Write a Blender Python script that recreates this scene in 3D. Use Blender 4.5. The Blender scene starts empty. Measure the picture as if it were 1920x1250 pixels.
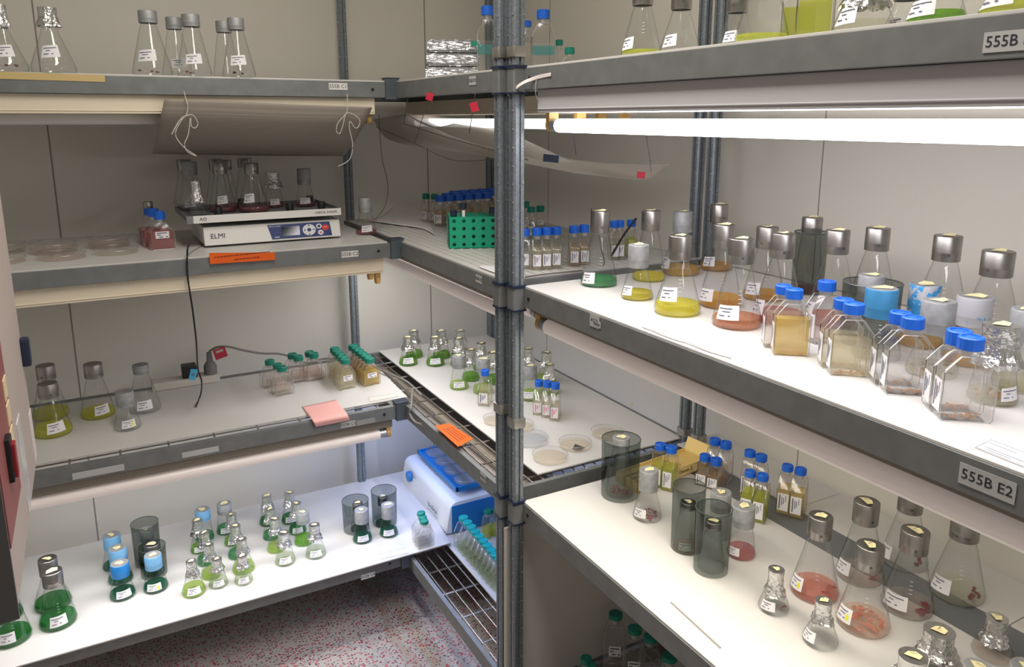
import bpy, bmesh, math, random
from mathutils import Vector, Matrix
random.seed(7)
S = bpy.context.scene
COL = S.collection
PI = math.pi
# ---------------------------------------------------------------- camera (27 mm equivalent, frame cropped from the top)
cam = bpy.data.cameras.new('camera'); cam_o = bpy.data.objects.new('camera', cam); COL.objects.link(cam_o)
cam_o.location = (0, 0, 1.60)
cam_o.rotation_euler = (PI/2 - math.radians(12.057), 0, -math.radians(28.871))
cam.sensor_width = 36.0; cam.lens = 36.0*1442/1920; cam.shift_y = -95/1920; cam.clip_start = .02; cam.clip_end = 30
S.camera = cam_o
# ---------------------------------------------------------------- world, ceiling light, exposure
w = bpy.data.worlds.new('world'); S.world = w; w.use_nodes = True
w.node_tree.nodes['Background'].inputs[0].default_value = (.83, .785, .69, 1)
w.node_tree.nodes['Background'].inputs[1].default_value = .37
S.view_settings.view_transform = 'Standard'; S.view_settings.look = 'None'; S.view_settings.gamma = 1
S.view_settings.use_curve_mapping = False; S.view_settings.exposure = 0.0
S.cycles.transparent_max_bounces = 48; S.cycles.max_bounces = 10; S.cycles.caustics_reflective = False; S.cycles.caustics_refractive = False
S.cycles.use_denoising = True
S.cycles.sample_clamp_indirect = 4
def area(name, loc, rot, sx, sy, watts, col):
    l = bpy.data.lights.new(name, 'AREA'); l.shape = 'RECTANGLE'; l.size = sx; l.size_y = sy; l.energy = watts; l.color = col
    o = bpy.data.objects.new(name, l); COL.objects.link(o); o.location = loc; o.rotation_euler = rot; return o
area('ceiling_lamp_light', (.40, 1.0, 2.53), (0, 0, 0), .3, 1.2, 21.0, (1, .94, .84))
TUBE_GLOW = dict(cool=(1.0,.955,.975), neutral=(1.0,.98,.97), warm=(1.0,.92,.78), blue=(.36,.50,1.0))
TUBE_POWER = dict(E1=17, D1=2.6, D2=62, E2=64, C3=78, D3=60)

# ---------------------------------------------------------------- materials
def lin(c): return tuple((x/12.92 if x <= .04045 else ((x+.055)/1.055)**2.4) for x in c)
def hexc(h): h = h.lstrip('#'); return lin(tuple(int(h[i:i+2], 16)/255 for i in (0, 2, 4)))
MATS = {}
def new_mat(name):
    m = bpy.data.materials.new(name); m.use_nodes = True; nt = m.node_tree
    for n in list(nt.nodes): nt.nodes.remove(n)
    out = nt.nodes.new('ShaderNodeOutputMaterial'); return m, nt, out
def N(nt, t, **kw):
    n = nt.nodes.new(t)
    for k, v in kw.items():
        if k in n.inputs: n.inputs[k].default_value = v
        else: setattr(n, k, v)
    return n
def plain(name, col, rough=.5, metal=0.0, noise=0, scale=20, bump=0, bscale=60, spec=.5, voro=False):
    if name in MATS: return MATS[name]
    m, nt, out = new_mat(name); L = nt.links
    c = hexc(col) if isinstance(col, str) else col
    b = N(nt, 'ShaderNodeBsdfPrincipled'); b.inputs['Roughness'].default_value = rough; b.inputs['Metallic'].default_value = metal
    b.inputs['Specular IOR Level'].default_value = spec
    b.inputs['Base Color'].default_value = (*c, 1)
    tc = N(nt, 'ShaderNodeTexCoord')
    if noise:
        t = N(nt, 'ShaderNodeTexVoronoi' if voro else 'ShaderNodeTexNoise'); t.inputs['Scale'].default_value = scale
        L.new(tc.outputs['Object'], t.inputs['Vector'])
        r = N(nt, 'ShaderNodeMapRange'); r.inputs['To Min'].default_value = 1-noise; r.inputs['To Max'].default_value = 1+noise*.5
        if voro:
            sx = N(nt, 'ShaderNodeSeparateColor'); L.new(t.outputs['Color'], sx.inputs[0]); L.new(sx.outputs[0], r.inputs['Value'])
        else: L.new(t.outputs[0], r.inputs['Value']); r.inputs['From Min'].default_value = .3; r.inputs['From Max'].default_value = .7
        mx = N(nt, 'ShaderNodeVectorMath', operation='SCALE'); mx.inputs[0].default_value = c
        L.new(r.outputs[0], mx.inputs['Scale']); L.new(mx.outputs[0], b.inputs['Base Color'])
    if bump:
        t2 = N(nt, 'ShaderNodeTexNoise'); t2.inputs['Scale'].default_value = bscale; t2.inputs['Detail'].default_value = 4
        L.new(tc.outputs['Object'], t2.inputs['Vector'])
        bp = N(nt, 'ShaderNodeBump'); bp.inputs['Strength'].default_value = bump; bp.inputs['Distance'].default_value = .004
        L.new(t2.outputs[0], bp.inputs['Height']); L.new(bp.outputs[0], b.inputs['Normal'])
    L.new(b.outputs[0], out.inputs[0]); MATS[name] = m; return m
def clear(name, tint=(.97,.98,.975), edge=.55, base=.04, edgecol=(.9,.95,.95), rough=.03, rim=None):
    """thin clear wall: lets light straight through, mirrors more at grazing angles"""
    if name in MATS: return MATS[name]
    m, nt, out = new_mat(name); L = nt.links
    tr = N(nt, 'ShaderNodeBsdfTransparent'); tr.inputs[0].default_value = (*tint, 1)
    gl = N(nt, 'ShaderNodeBsdfGlossy'); gl.inputs['Roughness'].default_value = rough; gl.inputs[0].default_value = (*edgecol, 1)
    lw = N(nt, 'ShaderNodeLayerWeight'); lw.inputs[0].default_value = .5
    pw = N(nt, 'ShaderNodeMath', operation='POWER'); pw.inputs[1].default_value = 3.2; L.new(lw.outputs['Facing'], pw.inputs[0])
    mr = N(nt, 'ShaderNodeMapRange'); mr.inputs['To Min'].default_value = base; mr.inputs['To Max'].default_value = edge
    L.new(pw.outputs[0], mr.inputs[0])
    if rim:      # light crosses more glass near the outline and is absorbed more
        p2 = N(nt, 'ShaderNodeMath', operation='POWER'); p2.inputs[1].default_value = 5.5; L.new(lw.outputs['Facing'], p2.inputs[0])
        mc = N(nt, 'ShaderNodeMix', data_type='RGBA'); mc.inputs[6].default_value = (*tint, 1); mc.inputs[7].default_value = (*rim, 1)
        L.new(p2.outputs[0], mc.inputs[0]); L.new(mc.outputs[2], tr.inputs[0])
    mx = N(nt, 'ShaderNodeMixShader'); L.new(mr.outputs[0], mx.inputs[0]); L.new(tr.outputs[0], mx.inputs[1]); L.new(gl.outputs[0], mx.inputs[2])
    L.new(mx.outputs[0], out.inputs[0]); MATS[name] = m; return m
def liquid(name, col, dens=.55):
    if name in MATS: return MATS[name]
    m, nt, out = new_mat(name); L = nt.links; c = tuple(x**.72 for x in hexc(col))
    tr = N(nt, 'ShaderNodeBsdfTransparent'); tr.inputs[0].default_value = tuple(x**.32 for x in c)+(1,)
    df = N(nt, 'ShaderNodeBsdfDiffuse'); df.inputs[0].default_value = (*c, 1)
    tl = N(nt, 'ShaderNodeBsdfTranslucent'); tl.inputs[0].default_value = (*c, 1)
    gl = N(nt, 'ShaderNodeBsdfGlossy'); gl.inputs['Roughness'].default_value = .05
    a = N(nt, 'ShaderNodeMixShader'); a.inputs[0].default_value = .5; L.new(df.outputs[0], a.inputs[1]); L.new(tl.outputs[0], a.inputs[2])
    b = N(nt, 'ShaderNodeMixShader'); b.inputs[0].default_value = dens; L.new(tr.outputs[0], b.inputs[1]); L.new(a.outputs[0], b.inputs[2])
    d = N(nt, 'ShaderNodeMixShader'); d.inputs[0].default_value = .05; L.new(b.outputs[0], d.inputs[1]); L.new(gl.outputs[0], d.inputs[2])
    L.new(d.outputs[0], out.inputs[0]); MATS[name] = m; return m
def glow(name, col, power):
    m, nt, out = new_mat(name); e = N(nt, 'ShaderNodeEmission'); e.inputs[0].default_value = (*col, 1); e.inputs[1].default_value = power
    nt.links.new(e.outputs[0], out.inputs[0]); return m
GLASS = lambda: clear('clear_glass', (.965,.97,.968), .42, .045, rim=(.30,.32,.315))
PLAST = lambda: clear('clear_plastic', (.982,.978,.972), .55, .05, (1,1,1), .12)
SMOKE = lambda: clear('smoked_acrylic', (.50,.53,.51), .35, .05, (.6,.62,.62))
PETRI = lambda: clear('petri_plastic', (.992,.992,.992), .4, .02, (1,1,1), .15)
STEEL = lambda: plain('brushed_steel', '#a19e9b', .36, 1.0, .10, 40, 0)
DULL = lambda: plain('dull_aluminium', '#a6a8aa', .62, .55, .18, 60, .2)
FOILM = lambda: plain('crumpled_foil', '#dddddd', .24, 1.0, 0, 1, .6, 160)
BLUEM = lambda: plain('pale_blue_paint', '#6fa5cf', .5, .1, .12, 60)
BLUED = lambda: plain('strong_blue_paint', '#2277bd', .4, .1, .15, 50)
BLUEX = lambda: plain('worn_sky_blue_paint', '#3c88ba', .5, .1, .12, 50)
BCAP = lambda: plain('blue_cap_plastic', '#1561cf', .42)
GCAP = lambda: plain('green_cap_plastic', '#0a7f6c', .42)
TCAP = lambda: plain('teal_cap_plastic', '#12a9ac', .4)
PAPER = lambda: plain('white_paper', '#e9e8ec', .7)
INK = lambda: plain('dark_ink', '#55586c', .7)
TAPE = lambda: plain('cream_tape', '#e9dfae', .7)
GALV = lambda: plain('galvanised_steel', '#6e757c', .42, .75, .25, 220, 0, voro=True)
POSTM = lambda: plain('galvanised_post', '#7b838b', .42, .4, .22, 260, 0, voro=True)
BEAM = lambda: plain('zinc_beam', '#7c7f80', .5, .3, .12, 30)
WIREM = lambda: plain('shelf_wire', '#a9a39c', .3, .9)
BOARD = lambda: plain('white_board', '#d3d1cf', .4, 0, .02, 8)
CREAM = lambda: plain('cream_enamel', '#e3d8c2', .5)
WHITE = lambda: plain('white_enamel', '#dcdcda', .4)
BLACK = lambda: plain('black_plastic', '#16171b', .45)
NAVY = lambda: plain('navy_plastic', '#1c2740', .4)

# ---------------------------------------------------------------- mesh helper
class M:
    def __init__(s): s.v = []; s.f = []; s.mi = []
    def add(s, vs, fs, mi=0, mat=None):
        n = len(s.v)
        s.v += [tuple(mat @ Vector(v)) if mat else tuple(v) for v in vs]
        s.f += [tuple(i+n for i in f) for f in fs]; s.mi += [mi]*len(fs); return s
    def box(s, a, b, mi=0, mat=None, ch=0):
        x0, y0, z0 = a; x1, y1, z1 = b
        if ch:
            o = [(x0+ch,y0),(x1-ch,y0),(x1,y0+ch),(x1,y1-ch),(x1-ch,y1),(x0+ch,y1),(x0,y1-ch),(x0,y0+ch)]
            return s.prism(o, z0, z1, mi, mat)
        vs = [(x0,y0,z0),(x1,y0,z0),(x1,y1,z0),(x0,y1,z0),(x0,y0,z1),(x1,y0,z1),(x1,y1,z1),(x0,y1,z1)]
        return s.add(vs, [(0,3,2,1),(4,5,6,7),(0,1,5,4),(1,2,6,5),(2,3,7,6),(3,0,4,7)], mi, mat)
    def prism(s, outl, z0, z1, mi=0, mat=None):          # outline in x,y, extruded in z
        n = len(outl); vs = [(x,y,z0) for x,y in outl]+[(x,y,z1) for x,y in outl]
        fs = [tuple(range(n))[::-1], tuple(range(n,2*n))]+[(i,(i+1)%n,n+(i+1)%n,n+i) for i in range(n)]
        return s.add(vs, fs, mi, mat)
    def lathe(s, prof, seg=28, mi=0, mat=None, cap0=False, cap1=False, wob=None):
        vs = []; fs = []; n = len(prof)
        for k,(r,z) in enumerate(prof):
            for i in range(seg):
                a = 2*PI*i/seg; rr = r; zz = z
                if wob: rr, zz = wob(k, i, r, z)
                vs.append((rr*math.cos(a), rr*math.sin(a), zz))
        for k in range(n-1):
            for i in range(seg):
                j = (i+1)%seg; fs.append((k*seg+i, k*seg+j, (k+1)*seg+j, (k+1)*seg+i))
        if cap0: fs.append(tuple(range(seg))[::-1])
        if cap1: fs.append(tuple(range((n-1)*seg, n*seg)))
        return s.add(vs, fs, mi, mat)
    def tube(s, pts, r, seg=8, mi=0, closed_ends=True):
        pts = [Vector(p) for p in pts]; rings = []; up = Vector((0,0,1)); vs = []; fs = []
        for i,p in enumerate(pts):
            d = (pts[min(i+1,len(pts)-1)]-pts[max(i-1,0)]).normalized()
            a = d.cross(up)
            if a.length < .1: a = d.cross(Vector((1,0,0)))
            a.normalize(); b = d.cross(a)
            for k in range(seg):
                t = 2*PI*k/seg; vs.append(p+a*r*math.cos(t)+b*r*math.sin(t))
        for i in range(len(pts)-1):
            for k in range(seg):
                l = (k+1)%seg; fs.append((i*seg+k,i*seg+l,(i+1)*seg+l,(i+1)*seg+k))
        if closed_ends: fs += [tuple(range(seg))[::-1], tuple(range((len(pts)-1)*seg, len(pts)*seg))]
        return s.add(vs, fs, mi)
    def text(s, body, size, mat, mi=1, extrude=.0002, align='CENTER'):
        c = bpy.data.curves.new('lettering', 'FONT'); c.body = body; c.size = size; c.extrude = extrude; c.resolution_u = 2
        c.align_x = align; c.align_y = 'CENTER'
        o = bpy.data.objects.new('lettering', c); COL.objects.link(o)
        dg = bpy.context.evaluated_depsgraph_get(); me = bpy.data.meshes.new_from_object(o.evaluated_get(dg))
        s.add([v.co for v in me.vertices], [tuple(p.vertices) for p in me.polygons], mi, mat)
        bpy.data.objects.remove(o); bpy.data.meshes.remove(me); bpy.data.curves.remove(c); return s
    def build(s, name, mats, parent=None, smooth=35, bev=0, loc=None, rz=None):
        me = bpy.data.meshes.new(name); me.from_pydata(s.v, [], s.f); me.update()
        for m in (mats if isinstance(mats, (list, tuple)) else [mats]): me.materials.append(m)
        me.polygons.foreach_set('material_index', s.mi)
        if bev:
            bm = bmesh.new(); bm.from_mesh(me)
            bmesh.ops.recalc_face_normals(bm, faces=bm.faces)
            es = [e for e in bm.edges if len(e.link_faces) == 2 and e.calc_face_angle(0) > .6]
            bmesh.ops.bevel(bm, geom=es, offset=bev, segments=2, affect='EDGES', profile=.6, clamp_overlap=True)
            bm.to_mesh(me); bm.free()
        else:
            bm = bmesh.new(); bm.from_mesh(me); bmesh.ops.recalc_face_normals(bm, faces=bm.faces); bm.to_mesh(me); bm.free()
        if smooth: me.shade_smooth(); me.set_sharp_from_angle(angle=math.radians(smooth))
        o = bpy.data.objects.new(name, me); COL.objects.link(o)
        if parent: o.parent = parent
        if loc: o.location = loc
        if rz is not None: o.rotation_euler = (0,0,rz)
        return o
def tag(o, label, cat, group=None, kind=None):
    if label: o['label'] = label
    if cat: o['category'] = cat
    if group: o['group'] = group
    if kind: o['kind'] = kind
    return o
def thing(name, label, cat, loc=(0,0,0), rz=0, group=None):
    o = bpy.data.objects.new(name, None); o.empty_display_size = .02; COL.objects.link(o); o.location = loc; o.rotation_euler = (0,0,rz)
    return tag(o, label, cat, group)
def R3(axis, deg): return Matrix.Rotation(math.radians(deg), 4, axis)
def T(*p): return Matrix.Translation(Vector(p))

# ---------------------------------------------------------------- glassware builders
def flask_r(z, R, rn, zn, H):
    pts = [(0,R*.86),(R*.06,R*.96),(R*.22,R),(R*.42,R*.955)]
    zs = zn-R*.28; pts += [(zs, rn+R*.09),(zn, rn*1.01),(H, rn)]
    if z <= 0: return pts[0][1]
    for (a,ra),(b,rb) in zip(pts, pts[1:]):
        if z <= b: return ra+(rb-ra)*(z-a)/(b-a)
    return rn
def scrap(cap, rc, H, seed):
    rnd = random.Random(seed); m = M(); w_, h_ = rc*rnd.uniform(.45,.7), rc*rnd.uniform(.22,.4)
    z = H+.0006
    m.add([(-w_,-h_,z),(w_*.8,-h_*.9,z),(w_,h_*.4,z+.002),(w_*.2,h_,z+.003),(-w_*.7,h_*.8,z)], [(0,1,2,3,4)], 0, R3('Z', rnd.uniform(-70,40)))
    m.add([(-w_*.4,-.0006,z+.0028),(w_*.5,.0016,z+.0032),(w_*.5,.0026,z+.0032),(-w_*.4,.0006,z+.0028)], [(0,1,2,3)], 1, R3('Z', rnd.uniform(-20,60)))
    o = m.build('tape_scrap', [TAPE(), INK()], cap, 0); return o
LQ = {}
def flask(label, x, y, z, R, H, rc, hc, cover, liq, lh, labang, group, seed=0, bits=None, scrap_on=True, labz=None, mark=False, labw=1.0, dot=None):
    """Erlenmeyer flask; empty at its base, the label faces local -Y turned by labang"""
    rz = math.atan2(-x, y)
    t = thing('erlenmeyer_flask', label, 'flask', (x,y,z), rz, group)
    rn = rc*.84; zc = H-hc; zn = zc*.97 if cover != 'foil' else (H*.66); Hg = H-.003
    prof = [(.0004,0.0005),(R*.80,.0005),(R*.86,.001)]+[(flask_r(k,R,rn,zn,Hg),k) for k in (R*.06,R*.22,R*.42,(zn-R*.28)*.5+R*.21,zn-R*.28,zn-R*.1,zn,zc+hc*.5)]
    M().lathe(prof, 32).build('glass_body', GLASS(), t, 60)
    if liq:
        zl = lh*R; m = M(); q = .955
        pr = [(.0004,.0025),(R*.80,.0025)]+[(flask_r(k,R,rn,zn,Hg)*q,max(k,.004)) for k in (R*.02,R*.06,R*.14,R*.22,R*.42) if k < zl*.98]
        r_top = flask_r(zl,R,rn,zn,Hg)*q; pr += [(r_top,zl),(.0004,zl)]
        m.lathe(pr, 32).build('liquid', LQ[liq], t, 50)
        if bits:
            rnd = random.Random(seed+5); m = M(); nb, bc, br = bits
            for _ in range(nb):
                a = rnd.uniform(0,2*PI) if br < 1 else rnd.uniform(-.9,.5); rr = R*rnd.uniform(.15,.8) if br < 1 else R*rnd.uniform(.55,.8)
                s_ = R*rnd.uniform(.05,.13)
                m.lathe([(.0001,-s_*.5),(s_*.8,-s_*.2),(s_,.1*s_),(s_*.5,s_*.5),(.0001,s_*.6)], 6, 0, T(rr*math.cos(a), rr*math.sin(a), max(.006, zl*rnd.uniform(.6,1.0)-s_*.3)) @ R3('X', rnd.uniform(-40,40)))
            m.build('culture_clumps', LQ[bc], t)
    zt = zc
    if cover == 'foil':
        m = M(); rnd = random.Random(seed); seg = 34; zb = H-hc; fl = 1.22 if z > 1.6 else 1.36
        key = [(0,rc*.985),(.03,rc),(.25,rc*.95),(.5,rc*.96),(.65,rc*1.04),(.82,rc*(fl*.55+.5)),(1,max(rc*fl,flask_r(zb,R,rn,zn,Hg)*1.04))]
        nk = 13; pf = []
        for k in range(nk):
            q = k/(nk-1)
            for (a0,r0),(a1,r1) in zip(key,key[1:]):
                if q <= a1+1e-6: rr0 = r0+(r1-r0)*(q-a0)/(a1-a0); break
            pf.append((rr0, H-.0008-(hc-.0008)*q))
        jag = [rnd.uniform(-.6,1.2) for _ in range(seg)]; ph = rnd.uniform(0,6)
        def wob(k,i,r,z_):
            q = k/(nk-1); a = 2*PI*i/seg; amt = .012+.16*q
            return r*(1+amt*(rnd.random()-.5)+amt*.45*math.sin(4*a+ph)+amt*.3*math.sin(9*a-ph*2)), z_-(jag[i]*hc*.07 if k == nk-1 else (rnd.random()-.5)*hc*.03*(k > 1))
        m.add([(.985*rc*math.cos(2*PI*i/34), .985*rc*math.sin(2*PI*i/34), H-.0005) for i in range(34)], [tuple(range(34))])
        m.lathe(pf, seg, 0, None, False, False, wob)
        c = m.build('foil_cover', FOILM(), t, 8)
    else:
        cm, cd = {'steel':(STEEL(),None),'dull':(DULL(),None),'blue':(BLUED(),DULL()),'pale':(BLUEM(),DULL()),'sky':(BLUEX(),DULL()),'bluedull':(DULL(),DULL()),'peel':(PEEL(),DULL()),'peelgrey':(PEELG(),DULL())}[cover]
        m = M(); e = rc*.06
        m.lathe([(rc*.95,zc),(rc,zc+.0006),(rc,zc+hc*.33),(rc*1.006,zc+hc*.34),(rc*1.0,zc+hc*.36),(rc,H-e),(rc-e*.5,H-e*.2),(rc-e,H)], 32, 0)
        m.lathe([(rc-e,H),(rc*.82,H-.0006),(.0004,H-.0002)], 32, 1 if cd else 0)
        if cover == 'steel':
            m.add([(-.0022,-rc*1.004,zc+hc*.22),(.0022,-rc*1.004,zc+hc*.22),(.0022,-rc*1.004,zc+hc*.32),(-.0022,-rc*1.004,zc+hc*.32)], [(0,1,2,3)], 2, R3('Z', random.Random(seed).choice((-28,10,35))))
        c = m.build('metal_cap', [cm, cd or cm, plain('cap_hole','#4c4947',.6)], t, 40)
    if scrap_on: scrap(c, rc, H, seed)
    if labang is not None:
        lz = (labz if labz is not None else .62)*R; hw = .42*labw; hh = .145*R*(1 if labw >= 1 else .9)
        m = M(); nu = 6
        def pt(u, v, off):
            zz = lz+v*hh*2; r = flask_r(zz,R,rn,zn,Hg)+off; a = -PI/2+math.radians(labang)+u*hw; return (r*math.cos(a), r*math.sin(a), zz+u*hh*.25)
        m.add([pt(-1+2*i/nu, s_, .0007) for s_ in (-1,1) for i in range(nu+1)], [(i,i+1,nu+2+i,nu+1+i) for i in range(nu)])
        rnd = random.Random(seed+1)
        for (a0,a1,v0,v1) in ((-.85,rnd.uniform(.3,.8),.48,.62),(-.5,rnd.uniform(-.1,.3),.08,.2),(-.75,-.2,-.5,-.36),(.1,.3,-.5,-.36)):
            m.add([pt(a0+(a1-a0)*k/3,v,.0012) for v in (v0,v1) for k in range(4)], [(k,k+1,5+k,4+k) for k in range(3)], 1)
        if dot: m.add([pt(.55+.2*math.cos(k), -.2+.45*math.sin(k), .0013) for k in [j*PI/4 for j in range(8)]], [tuple(range(8))], 2)
        m.build('paper_label', [PAPER(), INK(), plain('yellow_sticker','#e9e33a',.6)], t, 60)
    if mark:
        m = M()
        for k in range(4):
            zz = R*(1.1+k*.16); r = flask_r(zz,R,rn,zn,Hg)+.0006
            for a0 in (.02,):
                m.add([(r*math.cos(-PI/2+a0+d), r*math.sin(-PI/2+a0+d), zz+e_) for e_ in (0,.0008) for d in (0,.16)], [(0,1,3,2)])
        m.build('volume_marks', plain('white_print','#f2f2f2',.6), t)
    return t

def bottle(label, x, y, z, W, Tk, H, rc, hc, rz, cap, liq, lf, shape, group, lab='side', seed=0, lab_mat=None, rot=0):
    """flat culture bottle: W along local x, thickness along y; label on the narrow -x side or the broad -y face"""
    t = thing('culture_bottle', label, 'bottle', (x,y,z), rz, group)
    Hb = H-hc*.98
    sh, nk = {'wide':(.70,.93),'small':(.58,.90),'tall':(.66,.92)}[shape]
    rn = rc*.78; zs = Hb*sh; zk = Hb*nk; w = W/2; e = W*.06
    out = [(-w+e,0),(w-e,0),(w,e),(w,zs),(rn*1.15,zk),(-rn*1.15,zk),(-w,zs),(-w,e)]
    mt = Matrix(((1,0,0,0),(0,0,1,0),(0,1,0,0),(0,0,0,1)))
    m = M(); m.prism(out, -Tk/2, Tk/2, 0, mt)
    b = m.build('plastic_body', PLAST(), t, 30, bev=min(W,Tk)*.09)
    # raised rims round both broad faces, where the two halves are welded
    m = M(); rim = [(px*.985, -1, pz*.99+.0004) for px,pz in out]
    for sgn in (-1,1):
        ps = [(px, sgn*Tk*.49, pz) for px,_,pz in rim]; ps.append(ps[0]); m.tube(ps, W*.014, 5)
    m.lathe([(rn,zk-.001),(rn,Hb+hc*.3)], 20)
    m.build('neck_and_rims', RIM(), t, 60)
    if liq:
        q = .90; zl = Hb*lf; w2 = w*q
        o2 = [(-w2,.003),(w2,.003)]
        if zl <= zs: o2 += [(w2,zl),(-w2,zl)]
        else:
            k = (zl-zs)/(zk-zs); w3 = w2+(rn-w2)*k; o2 += [(w2,zs),(w3,zl),(-w3,zl),(-w2,zs)]
        M().prism(o2, -Tk/2*.86, Tk/2*.86, 0, mt).build('liquid', LQ[liq], t, 0)
    if lf and liq and seed % 3 == 1 and shape != 'small':
        ms = M(); rs = random.Random(seed+int(x*1000))
        for _ in range(26):
            q_ = H*rs.uniform(.010,.026)
            ms.lathe([(.0001,0),(q_*1.1,0),(q_*.8,q_*.5),(.0001,q_*.7)], 6, 0, T(w*rs.uniform(-.72,.72), Tk*rs.uniform(-.30,.30), .0033) @ R3('Z', rs.uniform(0,60)))
        ms.build('culture_sediment', LQ['sediment'], t, 0)
    cm = {'b':BCAP(),'g':GCAP(),'t':TCAP()}[cap]
    m = M(); nr = 36
    def kn(k,i,r,z_): return (r*(1.0 if (i%2 or k in (0,4,5,6,7)) else 1.035), z_)
    m.lathe([(rc*.9,Hb),(rc,Hb+.0004),(rc,Hb+hc*.5),(rc,H-hc*.08),(rc*.93,H),(rc*.74,H),(rc*.70,H-hc*.10),(rc*.45,H-hc*.10),(rc*.38,H-hc*.02),(.0004,H-hc*.02)], nr, 0, None, True, False, kn)
    m.build('screw_cap', cm, t, 25)
    if lab == 'band':
        m = M(); tl_ = plain('teal_print','#2f9a9c',.5); z0 = H*.34; z1 = z0+H*.13
        for sg in (-1,1): m.add([(-w*.93,sg*(Tk/2+.0005),z0),(w*.93,sg*(Tk/2+.0005),z0),(w*.93,sg*(Tk/2+.0005),z1),(-w*.93,sg*(Tk/2+.0005),z1)], [(0,1,2,3)])
        m.build('teal_print_band', clear('teal_print_film', (.45,.78,.78), .2, .1, (.5,.9,.9), .5), t, 0)
        lab = None
    if lab:
        m = M(); nrm = random.Random(seed)
        if lab == 'side':      # on -x
            mm = T(-w-.0006,0,0) @ R3('Z',-90); hw = Tk*.40; z0, z1 = H*.10, Hb*sh*.82
        else:
            mm = T(0,-Tk/2-.0006,0); hw = w*.55; z0, z1 = H*.30, H*.48
        m.add([(-hw,0,z0),(hw,0,z0),(hw,0,z1),(-hw,0,z1)], [(0,1,2,3)], 0, mm)
        if lab == 'side':
            for (a,b_,c0,c1) in ((-.7,-.5,.1,.9),(-.25,-.12,.3,.8),(.05,.18,.4,.75),(.45,.56,.55,.9)):
                m.add([(a*hw,-.0004,z0+(z1-z0)*c0),(b_*hw,-.0004,z0+(z1-z0)*c0),(b_*hw,-.0004,z0+(z1-z0)*c1),(a*hw,-.0004,z0+(z1-z0)*c1)], [(0,1,2,3)], 1, mm)
        else:
            for (a,b_,c0,c1) in ((-.8,.7,.72,.84),(-.8,-.2,.45,.56),(-.5,.1,.16,.28),(.5,.8,.16,.28)):
                m.add([(a*hw,-.0004,z0+(z1-z0)*c0),(b_*hw,-.0004,z0+(z1-z0)*c0),(b_*hw,-.0004,z0+(z1-z0)*c1),(a*hw,-.0004,z0+(z1-z0)*c1)], [(0,1,2,3)], 1, mm)
        lm = {None:(PAPER(),INK()),'pink':(PAPER(),plain('pink_print','#d8407a',.6)),'pen':(None,None)}[lab_mat]
        if lab_mat == 'pen':
            m = M(); pen = plain('red_pen','#d8828a',.6); rr = random.Random(seed)
            for row in range(4):
                zz = H*(.50-.1*row); xx = -w*.62
                while xx < w*.5:
                    l_ = rr.uniform(.05,.16)*W; m.tube([(xx,-Tk/2-.0006,zz),(xx+l_*.3,-Tk/2-.0006,zz+H*.03),(xx+l_*.6,-Tk/2-.0006,zz-.001),(xx+l_,-Tk/2-.0006,zz+H*.02)], .0003, 4); xx += l_+W*.05
            m.build('pen_writing', pen, t)
        else: m.build('paper_label', lm, t, 0)
    return t

def petri(label, x, y, z, R, h, group, agar=None, marks=False, seed=0, sector=None):
    t = thing('petri_dish', label, 'petri dish', (x,y,z), random.Random(seed).uniform(-.5,.5)-math.atan2(x,y), group)
    M().lathe([(.0004,.0004),(R*.955,.0004),(R*.96,h*.8)], 36, 0).build('dish_base', PETRI(), t, 50)
    M().lathe([(R,h*.3),(R,h-.0008),(R*.985,h),(R*.93,h),(.0004,h-.0004)], 36, 0).build('dish_lid', PETRI(), t, 50)
    M().tube([(R*math.cos(a),R*math.sin(a),h-.0005) for a in [2*PI*i/36 for i in range(37)]], .0007, 5).build('lid_rim', RIM(), t)
    if agar: M().lathe([(.0004,.0012),(R*.94,.0012),(R*.94,h*.38),(.0004,h*.38)], 32, 0).build('agar', LQ[agar], t, 50)
    if marks or sector:
        m = M(); rr = random.Random(seed)
        if marks:
            for _ in range(16 if marks == 1 else 60):
                a = rr.uniform(0,6.28); r = R*rr.uniform(0,.8); l_ = rr.uniform(.001,.004 if marks == 1 else .0022)
                m.box((r*math.cos(a),r*math.sin(a),h+.0002),(r*math.cos(a)+l_,r*math.sin(a)+.0007,h+.0004))
        if sector:
            m.add([(0,0,h*.45)]+[(R*.8*math.cos(a),R*.8*math.sin(a),h*.45) for a in [-1.9+.13*k for k in range(9)]], [tuple(range(10))])
        m.build('dish_marks', plain('grey_growth','#4c4a48',.8) if sector else INK(), t)
    return t

def shade(label, x, y, z, R, H, group=None):
    t = thing('smoked_shade_cylinder', label, 'shade cylinder', (x,y,z), 0, group)
    m = M(); m.lathe([(R*.97,0.0004),(R*.975,H*.02),(R,H*.5),(R*1.02,H)], 36, 0); m.build('cylinder_wall', SMOKE(), t, 60)
    M().tube([(R*1.02*math.cos(a),R*1.02*math.sin(a),H) for a in [2*PI*i/36 for i in range(37)]], .0011, 5).build('cylinder_rim', plain('dark_acrylic_edge','#3c4442',.3), t)
    return t
def label_plate(name, body, p, w, h, normal, parent, size=None, mats=None, tilt=0):
    """flat plate whose face looks along 'normal' ('-x' or '-y')"""
    m = M(); mm = T(*p) @ (R3('Z',-90) if normal == '-x' else Matrix.Identity(4)) @ R3('X',90) @ R3('Z',tilt)
    m.box((-w/2,-h/2,0),(w/2,h/2,.0006),0,mm)
    if body: m.text(body, size or h*.8, mm @ T(0,0,.0008), 1)
    return m.build(name, mats or [plain('label_strip','#b9babb',.5), plain('label_print','#23252e',.6)], parent, 0)

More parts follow.
